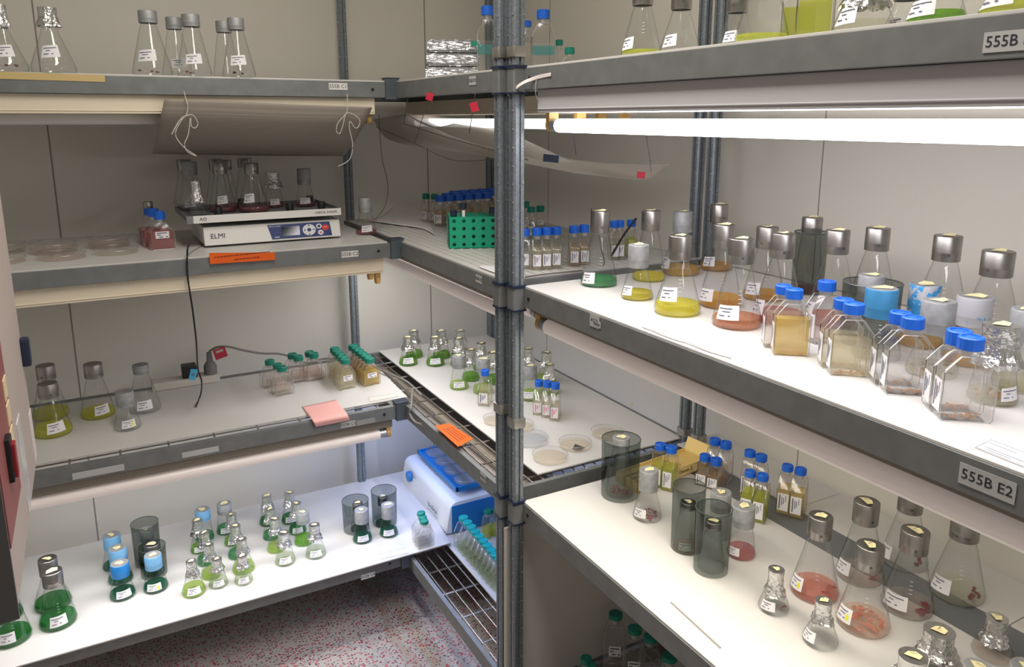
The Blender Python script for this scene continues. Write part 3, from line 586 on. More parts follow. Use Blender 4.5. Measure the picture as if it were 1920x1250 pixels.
ITEMS = [
('F', 'steel-capped flask of green culture holding a black tube', 0.9651, 1.3551, 1.243, 0.0405, 0.1626, 0.0201, 0.0469, 'steel', 'green', 0.42, -38, 'metal-capped flasks on the second right shelf', {'mark': True, 'labz': 0.5, 'seed': 0}),
('F', 'small yellow flask with dull grey cap in front of a taller yellow one', 0.9568, 1.2098, 1.243, 0.032, 0.1106, 0.0208, 0.046, 'dull', 'yellow', 0.5, -45, 'metal-capped flasks on the second right shelf', {'seed': 1}),
('F', 'steel-capped yellow flask touched by the black tube from the green flask', 1.094, 1.3433, 1.243, 0.0374, 0.1577, 0.0207, 0.0448, 'steel', 'yellow', 0.4, None, 'metal-capped flasks on the second right shelf', {'seed': 2}),
('F', 'amber flask with whitish scratched cap behind the largest yellow flask', 1.2043, 1.3639, 1.243, 0.0452, 0.1468, 0.0222, 0.0478, 'dull', 'amber', 0.4, -60, 'metal-capped flasks on the second right shelf', {'seed': 3}),
('F', 'largest bright yellow flask with steel cap near the shelf edge', 0.9481, 1.0774, 1.243, 0.0436, 0.1469, 0.0211, 0.044, 'steel', 'yellow2', 0.5, -30, 'metal-capped flasks on the second right shelf', {'mark': True, 'labz': 0.95, 'labw': 1.15, 'seed': 4}),
('F', 'orange flask with steel cap farthest back beside the rear double post', 1.3138, 1.3612, 1.243, 0.0387, 0.1578, 0.0209, 0.0423, 'steel', 'orange', 0.4, -30, 'metal-capped flasks on the second right shelf', {'seed': 5}),
('F', 'orange flask with steel cap standing just behind the rust-brown flask', 1.0591, 1.0814, 1.243, 0.0406, 0.1594, 0.0204, 0.0446, 'steel', 'orange', 0.5, -50, 'metal-capped flasks on the second right shelf', {'mark': True, 'labw': 1.2, 'seed': 6}),
('F', 'rust-brown flask with steel cap and large label, near the shelf edge', 0.9803, 0.9579, 1.243, 0.0429, 0.1551, 0.0221, 0.0433, 'steel', 'rust', 0.42, -25, 'metal-capped flasks on the second right shelf', {'mark': True, 'labw': 1.25, 'labz': 0.7, 'seed': 7}),
('F', 'orange flask with steel cap just left of the flask with red culture', 1.1793, 1.0845, 1.243, 0.0411, 0.1469, 0.0212, 0.0433, 'steel', 'orange', 0.35, -35, 'metal-capped flasks on the second right shelf', {'mark': True, 'seed': 8}),
('F', 'steel-capped flask with red culture partly hidden by a yellow bottle', 1.0687, 0.9462, 1.243, 0.0452, 0.1596, 0.0211, 0.044, 'steel', 'pinkred', 0.4, -60, 'metal-capped flasks on the second right shelf', {'seed': 9}),
('F', 'tall steel-capped flask with rosy culture behind the single pink bottle', 1.1384, 0.8891, 1.243, 0.0439, 0.1672, 0.0204, 0.0412, 'steel', 'rose', 0.35, -70, 'metal-capped flasks on the second right shelf', {'seed': 10}),
('F', 'steel-capped flask standing inside the tall smoked shade cylinder', 1.3043, 1.0821, 1.243, 0.0279, 0.1583, 0.0205, 0.0318, 'steel', 'wine', 0.4, None, 'metal-capped flasks on the second right shelf', {'scrap_on': True, 'seed': 11}),
('F', 'clear flask with steel cap behind the wide smoked cylinder', 1.25, 0.8911, 1.243, 0.0446, 0.1635, 0.0208, 0.0412, 'steel', 'clear', 0.3, None, 'metal-capped flasks on the second right shelf', {'seed': 12}),
('F', 'clear-necked steel-capped flask with a little amber liquid near the wall', 1.2859, 0.7824, 1.243, 0.0469, 0.1611, 0.0224, 0.0437, 'steel', 'amber', 0.3, None, 'metal-capped flasks on the second right shelf', {'mark': True, 'seed': 13}),
('F', 'tallest steel-capped flask with torn tape on top, far right against the wall', 1.2427, 0.6727, 1.243, 0.0481, 0.1544, 0.0234, 0.0404, 'steel', 'clear', 0.3, None, 'metal-capped flasks on the second right shelf', {'mark': True, 'seed': 14}),
('F', 'flask with glossy sky-blue painted cap in front of the smoked cylinder', 1.0312, 0.7188, 1.243, 0.0351, 0.1084, 0.0232, 0.0445, 'sky', 'beige', 0.4, None, 'metal-capped flasks on the second right shelf', {'mark': True, 'seed': 15}),
('F', 'frosted-capped flask standing inside the wide smoked cylinder', 1.0954, 0.7839, 1.243, 0.0312, 0.1107, 0.0201, 0.0406, 'bluedull', 'beige', 0.4, None, 'metal-capped flasks on the second right shelf', {'seed': 16}),
('F', 'flask whose blue cap paint has peeled to grey patches', 1.1508, 0.7276, 1.243, 0.0345, 0.1002, 0.0233, 0.0472, 'peel', 'amber', 0.4, None, 'metal-capped flasks on the second right shelf', {'seed': 17}),
('F', 'flask with broad pale grey cap behind the third pair of bottles', 1.0315, 0.6293, 1.243, 0.0343, 0.1078, 0.0224, 0.0472, 'bluedull', 'straw', 0.4, None, 'metal-capped flasks on the second right shelf', {'bits': (26, 'brownbit', 0.5), 'seed': 18}),
('F', 'flask with grey cap flecked with blue paint beside the foil-covered flask', 1.1293, 0.6358, 1.243, 0.0368, 0.1017, 0.0243, 0.044, 'peelgrey', 'amber', 0.3, None, 'metal-capped flasks on the second right shelf', {'seed': 19}),
('F', 'flask with grey speckled cap, behind the foil-covered flask on the second right shelf', 1.0816, 0.5337, 1.243, 0.0361, 0.1099, 0.0233, 0.0425, 'dull', 'straw', 0.35, None, 'metal-capped flasks on the second right shelf', {'seed': 20}),
('F', 'foil-covered flask with pale liquid and sediment beside the last pair of bottles', 0.9986, 0.5255, 1.243, 0.029, 0.102, 0.021, 0.0511, 'foil', 'straw', 0.5, 45, 'metal-capped flasks on the second right shelf', {'bits': (30, 'sediment', 0.5), 'seed': 21}),
('S', 'tall narrow smoked cylinder around a steel-capped flask on the second right shelf', 1.3025, 1.0807, 1.243, 0.0325, 0.1277, None),
('S', 'wide short smoked cylinder around a frosted-capped flask', 1.089, 0.7768, 1.243, 0.0435, 0.1, None),
('B', 'front one of the yellow-filled pair of octagonal blue-capped bottles', 0.9275, 0.7922, 1.243, 0.0529, 0.0254, 0.104, 0.0126, 0.0154, -39, 'b', 'honey', 0.66, 'wide', 'blue-capped bottles on the bright right shelf', {'seed': 1}),
('B', 'rear one of the yellow-filled pair of octagonal blue-capped bottles', 0.9464, 0.8296, 1.243, 0.0519, 0.0252, 0.1009, 0.0125, 0.0146, -39, 'b', 'beige', 0.66, 'wide', 'blue-capped bottles on the bright right shelf', {'seed': 1}),
('B', 'front one of the straw-coloured pair of octagonal blue-capped bottles', 0.9253, 0.6853, 1.243, 0.0548, 0.0279, 0.1045, 0.0138, 0.0153, -39, 'b', 'straw', 0.6, 'wide', 'blue-capped bottles on the bright right shelf', {'seed': 1}),
('B', 'rear one of the straw-coloured pair of octagonal blue-capped bottles', 0.9432, 0.7158, 1.243, 0.0537, 0.0277, 0.1024, 0.0137, 0.0154, -39, 'b', 'straw', 0.6, 'wide', 'blue-capped bottles on the bright right shelf', {'seed': 1}),
('B', 'front one of the third clear pair of octagonal blue-capped bottles', 0.9281, 0.5985, 1.243, 0.0583, 0.0281, 0.1042, 0.0139, 0.0158, -39, 'b', 'clear', 0.6, 'wide', 'blue-capped bottles on the bright right shelf', {'seed': 1}),
('B', 'rear one of the third clear pair of octagonal blue-capped bottles', 0.9461, 0.6285, 1.243, 0.0572, 0.0279, 0.102, 0.0138, 0.0167, -39, 'b', 'clear', 0.6, 'wide', 'blue-capped bottles on the bright right shelf', {'seed': 1}),
('B', 'front one of the nearest clear pair of octagonal blue-capped bottles', 0.9056, 0.5086, 1.243, 0.0598, 0.0289, 0.1034, 0.0143, 0.016, -39, 'b', 'clear', 0.6, 'wide', 'blue-capped bottles on the bright right shelf', {'seed': 1}),
('B', 'rear one of the nearest clear pair of octagonal blue-capped bottles', 0.9235, 0.5339, 1.243, 0.0587, 0.0286, 0.1029, 0.0142, 0.0189, -39, 'b', 'clear', 0.6, 'wide', 'blue-capped bottles on the bright right shelf', {'seed': 1}),
('B', 'single blue-capped bottle with pinkish liquid between two bottle pairs', 1.0315, 0.8174, 1.243, 0.0525, 0.0278, 0.1012, 0.0138, 0.0165, -12, 'b', 'ppink', 0.45, 'wide', 'blue-capped bottles on the bright right shelf', {'seed': 3}),
('B', 'left bottle of three pale-filled blue-capped bottles beyond the double post', 0.9389, 1.5792, 1.2445, 0.0597, 0.0233, 0.0981, 0.0115, 0.0185, 62, 'b', 'straw', 0.66, 'small', 'blue-capped bottles in rows beyond the double post', {'seed': 0}),
('B', 'middle bottle of three pale-filled blue-capped bottles beyond the double post', 0.9628, 1.5738, 1.2445, 0.0599, 0.0234, 0.0984, 0.0116, 0.0185, 62, 'b', 'straw', 0.66, 'small', 'blue-capped bottles in rows beyond the double post', {'seed': 1}),
('B', 'right bottle of three pale-filled blue-capped bottles beyond the double post', 0.9907, 1.5741, 1.2445, 0.0603, 0.0236, 0.0978, 0.0117, 0.0187, 62, 'b', 'straw', 0.66, 'small', 'blue-capped bottles in rows beyond the double post', {'seed': 2}),
('B', 'left bottle of the brown-filled pair just left of the green flask', 1.0444, 1.5774, 1.2445, 0.0612, 0.0239, 0.0965, 0.0118, 0.0179, 62, 'b', 'tan', 0.62, 'small', 'blue-capped bottles in rows beyond the double post', {'seed': 0}),
('B', 'right bottle of the brown-filled pair just left of the green flask', 1.0747, 1.5771, 1.2445, 0.0616, 0.0241, 0.0972, 0.0119, 0.0191, 62, 'b', 'tan', 0.62, 'small', 'blue-capped bottles in rows beyond the double post', {'seed': 1}),
('B', 'farther yellowish bottle behind the green and yellow flasks', 1.1796, 1.5944, 1.2445, 0.0554, 0.0221, 0.0981, 0.011, 0.0175, 62, 'b', 'lemon', 0.6, 'small', 'blue-capped bottles in rows beyond the double post', {'seed': 0}),
('B', 'nearer yellowish bottle behind the green and yellow flasks', 1.1964, 1.594, 1.2445, 0.0556, 0.0222, 0.0985, 0.011, 0.0176, 62, 'b', 'lemon', 0.6, 'small', 'blue-capped bottles in rows beyond the double post', {'seed': 1}),
('B', 'right-hand yellow bottle with blue writing behind the black tube', 1.2426, 1.6046, 1.2445, 0.0565, 0.0226, 0.0958, 0.0112, 0.0179, 62, 'b', 'blimey', 0.6, 'small', 'blue-capped bottles in rows beyond the double post', {'seed': 2}),
('B', 'near green-capped bottle behind the three pale blue-capped bottles', 1.1762, 2.0117, 1.2445, 0.0424, 0.0245, 0.0931, 0.0121, 0.0167, 62, 'g', 'beige', 0.5, 'small', 'green-capped bottles behind the double post', {'seed': 0}),
('B', 'far green-capped bottle behind the three pale blue-capped bottles', 1.3353, 2.2231, 1.2445, 0.047, 0.0273, 0.0672, 0.0135, 0.0202, 62, 'g', 'beige', 0.5, 'small', 'green-capped bottles behind the double post', {'seed': 1}),
('B', 'half-hidden green-capped bottle behind the three pale blue-capped bottles', 1.2526, 2.1809, 1.2445, 0.0457, 0.0264, 0.0898, 0.0131, 0.0209, 62, 'g', 'beige', 0.5, 'small', 'green-capped bottles behind the double post', {'seed': 2}),
('B', 'blue-capped bottle half hidden by the double post on the second corner shelf', 0.9173, 1.5989, 1.2445, 0.039, 0.0221, 0.0946, 0.0109, 0.0175, 62, 'b', 'beige', 0.5, 'small', 'blue-capped bottles in rows beyond the double post', {}),
('B', 'left of two green-capped bottles beside the curled paper', 1.0396, 2.5093, 1.2445, 0.0376, 0.0245, 0.0986, 0.0121, 0.0194, 40, 'g', 'beige', 0.5, 'small', 'bottles clustered behind the green rack', {'seed': 0}),
('B', 'right of two green-capped bottles beside the curled paper', 1.0603, 2.4816, 1.2445, 0.0375, 0.0244, 0.0981, 0.0121, 0.0193, 40, 'g', 'beige', 0.5, 'small', 'bottles clustered behind the green rack', {'seed': 1}),
('B', 'leftmost blue-capped bottle of the front row behind the green rack', 1.039, 2.3865, 1.2445, 0.0362, 0.0326, 0.1013, 0.0161, 0.02, 40, 'b', 'tan', 0.66, 'small', 'bottles clustered behind the green rack', {'seed': 0}),
('B', 'second from left blue-capped bottle of the front row behind the green rack', 1.0716, 2.3821, 1.2445, 0.0363, 0.0328, 0.1025, 0.0162, 0.0202, 40, 'b', 'straw', 0.66, 'small', 'bottles clustered behind the green rack', {'seed': 1}),
('B', 'third from left blue-capped bottle of the front row behind the green rack', 1.1046, 2.3777, 1.2445, 0.0365, 0.0329, 0.1036, 0.0163, 0.0203, 40, 'b', 'straw', 0.66, 'small', 'bottles clustered behind the green rack', {'seed': 2}),
('B', 'fourth from left blue-capped bottle of the front row behind the green rack', 1.1378, 2.3732, 1.2445, 0.0367, 0.0331, 0.1049, 0.0164, 0.0204, 40, 'b', 'tan', 0.66, 'small', 'bottles clustered behind the green rack', {'seed': 3}),
('B', 'fifth from left blue-capped bottle of the front row behind the green rack', 1.1714, 2.3687, 1.2445, 0.0368, 0.0332, 0.1061, 0.0164, 0.0205, 40, 'b', 'straw', 0.66, 'small', 'bottles clustered behind the green rack', {'seed': 4}),
('B', 'sixth from left blue-capped bottle of the front row behind the green rack', 1.2053, 2.3642, 1.2445, 0.037, 0.0334, 0.1073, 0.0165, 0.0206, 40, 'b', 'straw', 0.66, 'small', 'bottles clustered behind the green rack', {'seed': 5}),
('B', 'leftmost blue-capped bottle of the middle row behind the green rack', 1.109, 2.4899, 1.2445, 0.0379, 0.0342, 0.0985, 0.0169, 0.0211, 40, 'b', 'straw', 0.66, 'small', 'bottles clustered behind the green rack', {'seed': 6}),
('B', 'second from left blue-capped bottle of the middle row behind the green rack', 1.1435, 2.4858, 1.2445, 0.038, 0.0343, 0.0997, 0.017, 0.0212, 40, 'b', 'straw', 0.66, 'small', 'bottles clustered behind the green rack', {'seed': 7}),
('B', 'third from left blue-capped bottle of the middle row behind the green rack', 1.1784, 2.4817, 1.2445, 0.0382, 0.0345, 0.101, 0.0171, 0.0213, 40, 'b', 'tan', 0.66, 'small', 'bottles clustered behind the green rack', {'seed': 8}),
('B', 'fourth from left blue-capped bottle of the middle row behind the green rack', 1.2136, 2.4775, 1.2445, 0.0384, 0.0346, 0.1022, 0.0171, 0.0215, 40, 'b', 'straw', 0.66, 'small', 'bottles clustered behind the green rack', {'seed': 9}),
('B', 'fifth from left blue-capped bottle of the middle row behind the green rack', 1.2491, 2.4733, 1.2445, 0.0386, 0.0348, 0.1035, 0.0172, 0.0216, 40, 'b', 'straw', 0.66, 'small', 'bottles clustered behind the green rack', {'seed': 10}),
('B', 'sixth from left blue-capped bottle of the middle row behind the green rack', 1.285, 2.469, 1.2445, 0.0388, 0.035, 0.1047, 0.0173, 0.0217, 40, 'b', 'tan', 0.66, 'small', 'bottles clustered behind the green rack', {'seed': 11}),
('B', 'leftmost blue-capped bottle of the back row behind the green rack', 1.1828, 2.5871, 1.2445, 0.0395, 0.0357, 0.095, 0.0177, 0.0221, 40, 'b', 'straw', 0.66, 'small', 'bottles clustered behind the green rack', {'seed': 12}),
('B', 'second from left blue-capped bottle of the back row behind the green rack', 1.2192, 2.5833, 1.2445, 0.0397, 0.0358, 0.0962, 0.0177, 0.0222, 40, 'b', 'tan', 0.66, 'small', 'bottles clustered behind the green rack', {'seed': 13}),
('B', 'third from left blue-capped bottle of the back row behind the green rack', 1.2559, 2.5795, 1.2445, 0.0399, 0.036, 0.0975, 0.0178, 0.0224, 40, 'b', 'straw', 0.66, 'small', 'bottles clustered behind the green rack', {'seed': 14}),
('B', 'fourth from left blue-capped bottle of the back row behind the green rack', 1.293, 2.5756, 1.2445, 0.0401, 0.0362, 0.0988, 0.0179, 0.0225, 40, 'b', 'straw', 0.66, 'small', 'bottles clustered behind the green rack', {'seed': 15}),
('B', 'fifth from left blue-capped bottle of the back row behind the green rack', 1.3305, 2.5717, 1.2445, 0.0403, 0.0364, 0.1001, 0.018, 0.0226, 40, 'b', 'tan', 0.66, 'small', 'bottles clustered behind the green rack', {'seed': 16}),
('F', 'flask with dull cap inside the big smoked cylinder at the shelf corner', 1.032, 1.3451, 0.732, 0.0326, 0.1436, 0.0205, 0.0261, 'dull', 'beige', 0.35, None, 'metal-capped flasks on the third right shelf', {'bits': (34, 'clot2', 0.5), 'seed': 64}),
('F', 'small dull-capped flask with red and cream clumps beside the big smoked cylinder', 1.0206, 1.227, 0.732, 0.0321, 0.114, 0.0211, 0.0481, 'dull', 'clear', 0.35, -35, 'metal-capped flasks on the third right shelf', {'bits': (34, 'clot2', 0.5), 'labw': 1.2, 'seed': 65}),
('S', 'big smoked cylinder at the corner of the third right shelf', 1.0289, 1.3407, 0.732, 0.0441, 0.1414, None),
('S', 'tall smoked cylinder standing behind the darkest front one', 1.0123, 1.0888, 0.732, 0.0326, 0.1384, None),
('S', 'darkest smoked cylinder, nearest the front of the third right shelf', 1.0009, 1.0057, 0.732, 0.0341, 0.1321, None),
('F', 'flask with peach liquid inside the tall smoked cylinder', 1.0096, 1.0872, 0.732, 0.0272, 0.1053, 0.0161, 0.0147, 'steel', 'peach', 0.3, -5, 'metal-capped flasks on the third right shelf', {'labw': 1.2, 'seed': 69}),
('F', 'flask with bright cap rim inside the darkest smoked cylinder', 1.0048, 1.0094, 0.732, 0.0264, 0.1021, 0.0156, 0.0162, 'steel', 'clear', 0.3, None, 'metal-capped flasks on the third right shelf', {'seed': 70}),
('F', 'flask with pale blue-grey cap behind the darkest smoked cylinder', 1.1041, 1.091, 0.732, 0.0272, 0.1014, 0.0213, 0.042, 'bluedull', 'clear', 0.3, None, 'metal-capped flasks on the third right shelf', {'seed': 71}),
('F', 'small flask of red culture with speckled grey cap', 1.0916, 1.0151, 0.732, 0.0288, 0.1084, 0.0225, 0.0422, 'dull', 'pinkred', 0.55, -35, 'metal-capped flasks on the third right shelf', {'labw': 1.2, 'seed': 72}),
('F', 'steel-capped flask of salmon-pink culture with a red mass and yellow dot', 1.1164, 0.8541, 0.732, 0.0434, 0.1581, 0.0215, 0.0421, 'steel', 'rose', 0.42, -55, 'metal-capped flasks on the third right shelf', {'mark': True, 'bits': (14, 'clot2', 2), 'dot': 1, 'labz': 0.65, 'seed': 73}),
('F', 'steel-capped flask with red clot, second back from the shelf edge', 1.237, 0.8483, 0.732, 0.0435, 0.1588, 0.0233, 0.0438, 'steel', 'ppink', 0.35, -50, 'metal-capped flasks on the third right shelf', {'mark': True, 'bits': (8, 'clot', 2), 'seed': 74}),
('F', 'steel-capped flask of peach liquid with orange flakes, nearest the edge', 1.1144, 0.7489, 0.732, 0.0444, 0.1547, 0.0228, 0.0419, 'steel', 'peach', 0.4, -50, 'metal-capped flasks on the third right shelf', {'mark': True, 'bits': (40, 'orangebit', 0.5), 'dot': 1, 'labz': 0.65, 'seed': 75}),
('F', 'clear steel-capped flask against the wall with red specks', 1.3568, 0.8376, 0.732, 0.0438, 0.1581, 0.023, 0.0461, 'steel', 'clear', 0.35, -60, 'metal-capped flasks on the third right shelf', {'mark': True, 'bits': (6, 'clot', 2), 'seed': 76}),
('F', 'steel-capped flask with a dark red clump at its right side', 1.2274, 0.7424, 0.732, 0.0441, 0.1544, 0.0237, 0.0406, 'steel', 'ppink', 0.36, -30, 'metal-capped flasks on the third right shelf', {'mark': True, 'bits': (26, 'clot', 2), 'labw': 1.3, 'seed': 77}),
('F', 'flask of pale yellow liquid with dark red pieces, its cap behind the tube', 1.3463, 0.7233, 0.732, 0.0468, 0.1531, 0.0243, 0.0388, 'steel', 'lemon', 0.36, -40, 'metal-capped flasks on the third right shelf', {'mark': True, 'bits': (10, 'clot', 2), 'labw': 1.1, 'seed': 78}),
('F', 'small foil-covered flask of clear liquid with a crimson piece', 1.0138, 0.8572, 0.732, 0.0271, 0.0796, 0.0143, 0.0494, 'foil', 'clear', 0.5, -25, 'foil-covered flasks on the third right shelf', {'bits': (3, 'clot2', 2), 'labw': 1.3, 'seed': 79}),
('F', 'small foil-covered flask of clear liquid in front of the salmon-pink flask', 1.0132, 0.7543, 0.732, 0.029, 0.0786, 0.0143, 0.0402, 'foil', 'clear', 0.5, -50, 'foil-covered flasks on the third right shelf', {'labw': 1.3, 'seed': 80}),
('F', 'large foil-covered flask cut off by the bottom edge of the view', 1.0292, 0.603, 0.732, 0.0378, 0.0705, 0.0211, 0.0428, 'foil', 'clear', 0.4, -30, 'foil-covered flasks on the third right shelf', {'seed': 81}),
('F', 'large foil-covered flask with wide crumpled top and marked tape', 1.1212, 0.6202, 0.732, 0.0392, 0.07, 0.0235, 0.0434, 'foil', 'clear', 0.4, -40, 'foil-covered flasks on the third right shelf', {'seed': 82}),
('F', 'foil-covered flask against the grey filler strip near the wall', 1.2348, 0.5943, 0.732, 0.0309, 0.0701, 0.0166, 0.0435, 'foil', 'ppink', 0.4, None, 'foil-covered flasks on the third right shelf', {'seed': 83}),
('F', 'low clear-topped flask between the two foil-covered flasks at the bottom', 1.1126, 0.55, 0.732, 0.0305, 0.0556, 0.0212, 0.0345, 'dull', 'peach', 0.4, -30, 'foil-covered flasks on the third right shelf', {'seed': 84}),
('F', 'frosted-capped flask with tape at the lower right corner of the shelf', 1.1598, 0.5069, 0.732, 0.0324, 0.067, 0.0232, 0.0415, 'dull', 'clear', 0.4, -30, 'foil-covered flasks on the third right shelf', {'seed': 85}),
('B', 'left bottle of the lime-green pair in front of the yellow box', 1.144, 1.3371, 0.732, 0.044, 0.0272, 0.1062, 0.0128, 0.0149, 30, 'b', 'blimey', 0.62, 'tall', 'blue-capped bottles on the third right shelf', {'seed': 1235, 'lab': 'side'}),
('B', 'right bottle of the lime-green pair in front of the yellow box', 1.1541, 1.3096, 0.732, 0.0436, 0.0269, 0.1076, 0.0133, 0.0155, 30, 'b', 'blimey', 0.62, 'tall', 'blue-capped bottles on the third right shelf', {'seed': 1255, 'lab': 'side'}),
('B', 'left bottle of the pale pair just right of the yellow box', 1.2936, 1.3093, 0.732, 0.0531, 0.0279, 0.0979, 0.0131, 0.0156, 30, 'b', 'ppink', 0.5, 'tall', 'blue-capped bottles on the third right shelf', {'seed': 1337, 'lab': None}),
('B', 'right bottle of the pale pair just right of the yellow box', 1.3023, 1.2814, 0.732, 0.0525, 0.0276, 0.098, 0.0136, 0.0162, 30, 'b', 'ppink', 0.5, 'tall', 'blue-capped bottles on the third right shelf', {'seed': 1357, 'lab': None}),
('B', 'left bottle of the brownish pair beside the yellow box', 1.2474, 1.2933, 0.732, 0.0547, 0.0287, 0.072, 0.0129, 0.0148, 30, 'b', 'tan', 0.5, 'tall', 'blue-capped bottles on the third right shelf', {'seed': 1319, 'lab': 'side'}),
('B', 'right bottle of the brownish pair beside the yellow box', 1.2576, 1.2655, 0.732, 0.0541, 0.0284, 0.0709, 0.0134, 0.0154, 30, 'b', 'tan', 0.5, 'tall', 'blue-capped bottles on the third right shelf', {'seed': 1340, 'lab': 'side'}),
('B', 'left bottle of the pale pair behind the two lime-green bottles', 1.3038, 1.2052, 0.732, 0.0507, 0.0266, 0.1058, 0.0125, 0.0147, 30, 'b', 'ppink', 0.5, 'tall', 'blue-capped bottles on the third right shelf', {'seed': 1401, 'lab': 'side'}),
('B', 'right bottle of the pale pair behind the two lime-green bottles', 1.3131, 1.1789, 0.732, 0.0502, 0.0264, 0.1032, 0.013, 0.0153, 30, 'b', 'ppink', 0.5, 'tall', 'blue-capped bottles on the third right shelf', {'seed': 1422, 'lab': 'side'}),
('B', 'left bottle of the lime-green pair near the grey filler strip', 1.2229, 1.1257, 0.732, 0.0502, 0.0275, 0.1066, 0.0118, 0.0133, 30, 'b', 'blimey', 0.62, 'tall', 'blue-capped bottles on the third right shelf', {'seed': 1401, 'lab': 'side'}),
('B', 'right bottle of the lime-green pair near the grey filler strip', 1.2346, 1.1006, 0.732, 0.0497, 0.0272, 0.1066, 0.0123, 0.0139, 30, 'b', 'blimey', 0.62, 'tall', 'blue-capped bottles on the third right shelf', {'seed': 1424, 'lab': 'side'}),
('B', 'left bottle of the honey-yellow pair beside the wall boards', 1.3123, 1.1013, 0.732, 0.0532, 0.029, 0.1104, 0.0119, 0.0138, 30, 'b', 'honey', 0.58, 'tall', 'blue-capped bottles on the third right shelf', {'seed': 1470, 'lab': 'side'}),
('B', 'right bottle of the honey-yellow pair beside the wall boards', 1.3243, 1.0755, 0.732, 0.0527, 0.0288, 0.1104, 0.0124, 0.0144, 30, 'b', 'honey', 0.58, 'tall', 'blue-capped bottles on the third right shelf', {'seed': 1494, 'lab': 'side'}),
('F', 'steel-capped flask with lime liquid, nearest the post on the top right shelf', 0.875, 1.1185, 1.705, 0.0346, 0.1286, 0.0179, 0.0429, 'steel', 'blimey', 0.34, -50, 'flasks on the top right shelf', {'mark': True, 'seed': 98}),
('F', 'clear steel-capped flask with pale blue label on the top right shelf', 0.895, 1.0408, 1.705, 0.0332, 0.114, 0.0171, 0.0429, 'steel', 'clear', 0.3, -35, 'flasks on the top right shelf', {'seed': 99}),
('F', 'clear flask with water drops in front of the rear posts, top right shelf', 0.905, 0.9228, 1.705, 0.0282, 0.0905, 0.0155, 0.0368, 'steel', 'clear', 0.3, -20, 'flasks on the top right shelf', {'seed': 100}),
('F', 'big flask with a thin lime layer, top right shelf', 0.875, 0.8412, 1.705, 0.0378, 0.1384, 0.0188, 0.0487, 'steel', 'blimey', 0.34, None, 'flasks on the top right shelf', {'seed': 101}),
('F', 'big foil-covered flask on the top right shelf', 0.9075, 0.6982, 1.705, 0.0383, 0.0928, 0.0226, 0.0575, 'foil', 'lemon', 0.5, -40, 'flasks on the top right shelf', {'seed': 102}),
('F', 'small clear flask right of the big foil-covered one, top right shelf', 0.9725, 0.6856, 1.705, 0.027, 0.0847, 0.016, 0.0378, 'dull', 'clear', 0.3, -30, 'flasks on the top right shelf', {'seed': 103}),
('F', 'flask of bright green liquid with large white label, top right shelf', 0.9, 0.5938, 1.705, 0.0329, 0.104, 0.0167, 0.04, 'steel', 'glime', 0.55, -40, 'flasks on the top right shelf', {'labw': 1.5, 'seed': 104}),
('F', 'small flask with green ring between two large ones, top right shelf', 1.02, 0.6188, 1.705, 0.024, 0.0974, 0.0148, 0.0313, 'dull', 'green', 0.4, -30, 'flasks on the top right shelf', {'seed': 105}),
('F', 'lime flask with large label at the far end of the top right shelf', 0.9, 0.5045, 1.705, 0.0347, 0.097, 0.017, 0.0391, 'steel', 'blimey', 0.5, -40, 'flasks on the top right shelf', {'labw': 1.5, 'seed': 106}),
('B', 'front of two lime bottles side by side on the top right shelf', 0.885, 0.7583, 1.705, 0.0464, 0.0244, 0.0992, 0.0121, 0.0193, -50, 'b', 'blimey', 0.62, 'wide', 'flasks on the top right shelf', {'seed': 1}),
('B', 'rear of two lime bottles side by side on the top right shelf', 0.93, 0.8257, 1.705, 0.0452, 0.0232, 0.1039, 0.0115, 0.0179, -50, 'b', 'blimey', 0.6, 'wide', 'flasks on the top right shelf', {'seed': 2}),
('F', 'foil-topped flask at the left end of the top shelf', -0.1344, 2.19, 1.705, 0.0459, 0.1498, 0.0146, 0.0497, 'foil', 'clear', 0.55, 0, 'flasks on the top shelf of the back wall rack', {'bits': (3, 'brownbit', 0.5), 'labz': 1.0, 'labw': 1.3, 'seed': 109}),
('F', 'foil-topped flask with a black clip and blue-marked label, top shelf', -0.0391, 2.19, 1.705, 0.0483, 0.1493, 0.0206, 0.0425, 'foil', 'clear', 0.5, -5, 'flasks on the top shelf of the back wall rack', {'labw': 1.2, 'labz': 1.0, 'seed': 110}),
('F', 'grey-capped clear flask standing apart left of three others, top shelf', 0.176, 2.195, 1.705, 0.0471, 0.1563, 0.0218, 0.03, 'dull', 'clear', 0.35, -15, 'flasks on the top shelf of the back wall rack', {'bits': (3, 'brownbit', 0.5), 'labz': 1.0, 'labw': 1.3, 'seed': 111}),
('F', 'clear flask behind the second front one on the top shelf', 0.2501, 2.34, 1.705, 0.0408, 0.1604, 0.0201, 0.0312, 'dull', 'clear', 0.35, 10, 'flasks on the top shelf of the back wall rack', {'bits': (2, 'brownbit', 0.5), 'labz': 1.0, 'labw': 1.3, 'seed': 112}),
('F', 'clear flask with two labels between two back ones, top shelf', 0.2742, 2.185, 1.705, 0.0419, 0.1525, 0.0216, 0.0306, 'dull', 'clear', 0.35, 0, 'flasks on the top shelf of the back wall rack', {'bits': (3, 'clot2', 0.5), 'labz': 1.0, 'labw': 1.3, 'seed': 113}),
('F', 'clear flask hidden behind the rightmost front one, top shelf', 0.3759, 2.33, 1.705, 0.0373, 0.157, 0.0206, 0.0306, 'dull', 'beige', 0.35, None, 'flasks on the top shelf of the back wall rack', {'labz': 1.0, 'labw': 1.3, 'seed': 114}),
('F', 'rightmost front clear flask on the top shelf, beside the corner post', 0.3825, 2.18, 1.705, 0.0421, 0.1495, 0.0207, 0.0301, 'dull', 'clear', 0.4, 0, 'flasks on the top shelf of the back wall rack', {'bits': (3, 'brownbit', 0.5), 'labz': 1.0, 'labw': 1.3, 'seed': 115}),
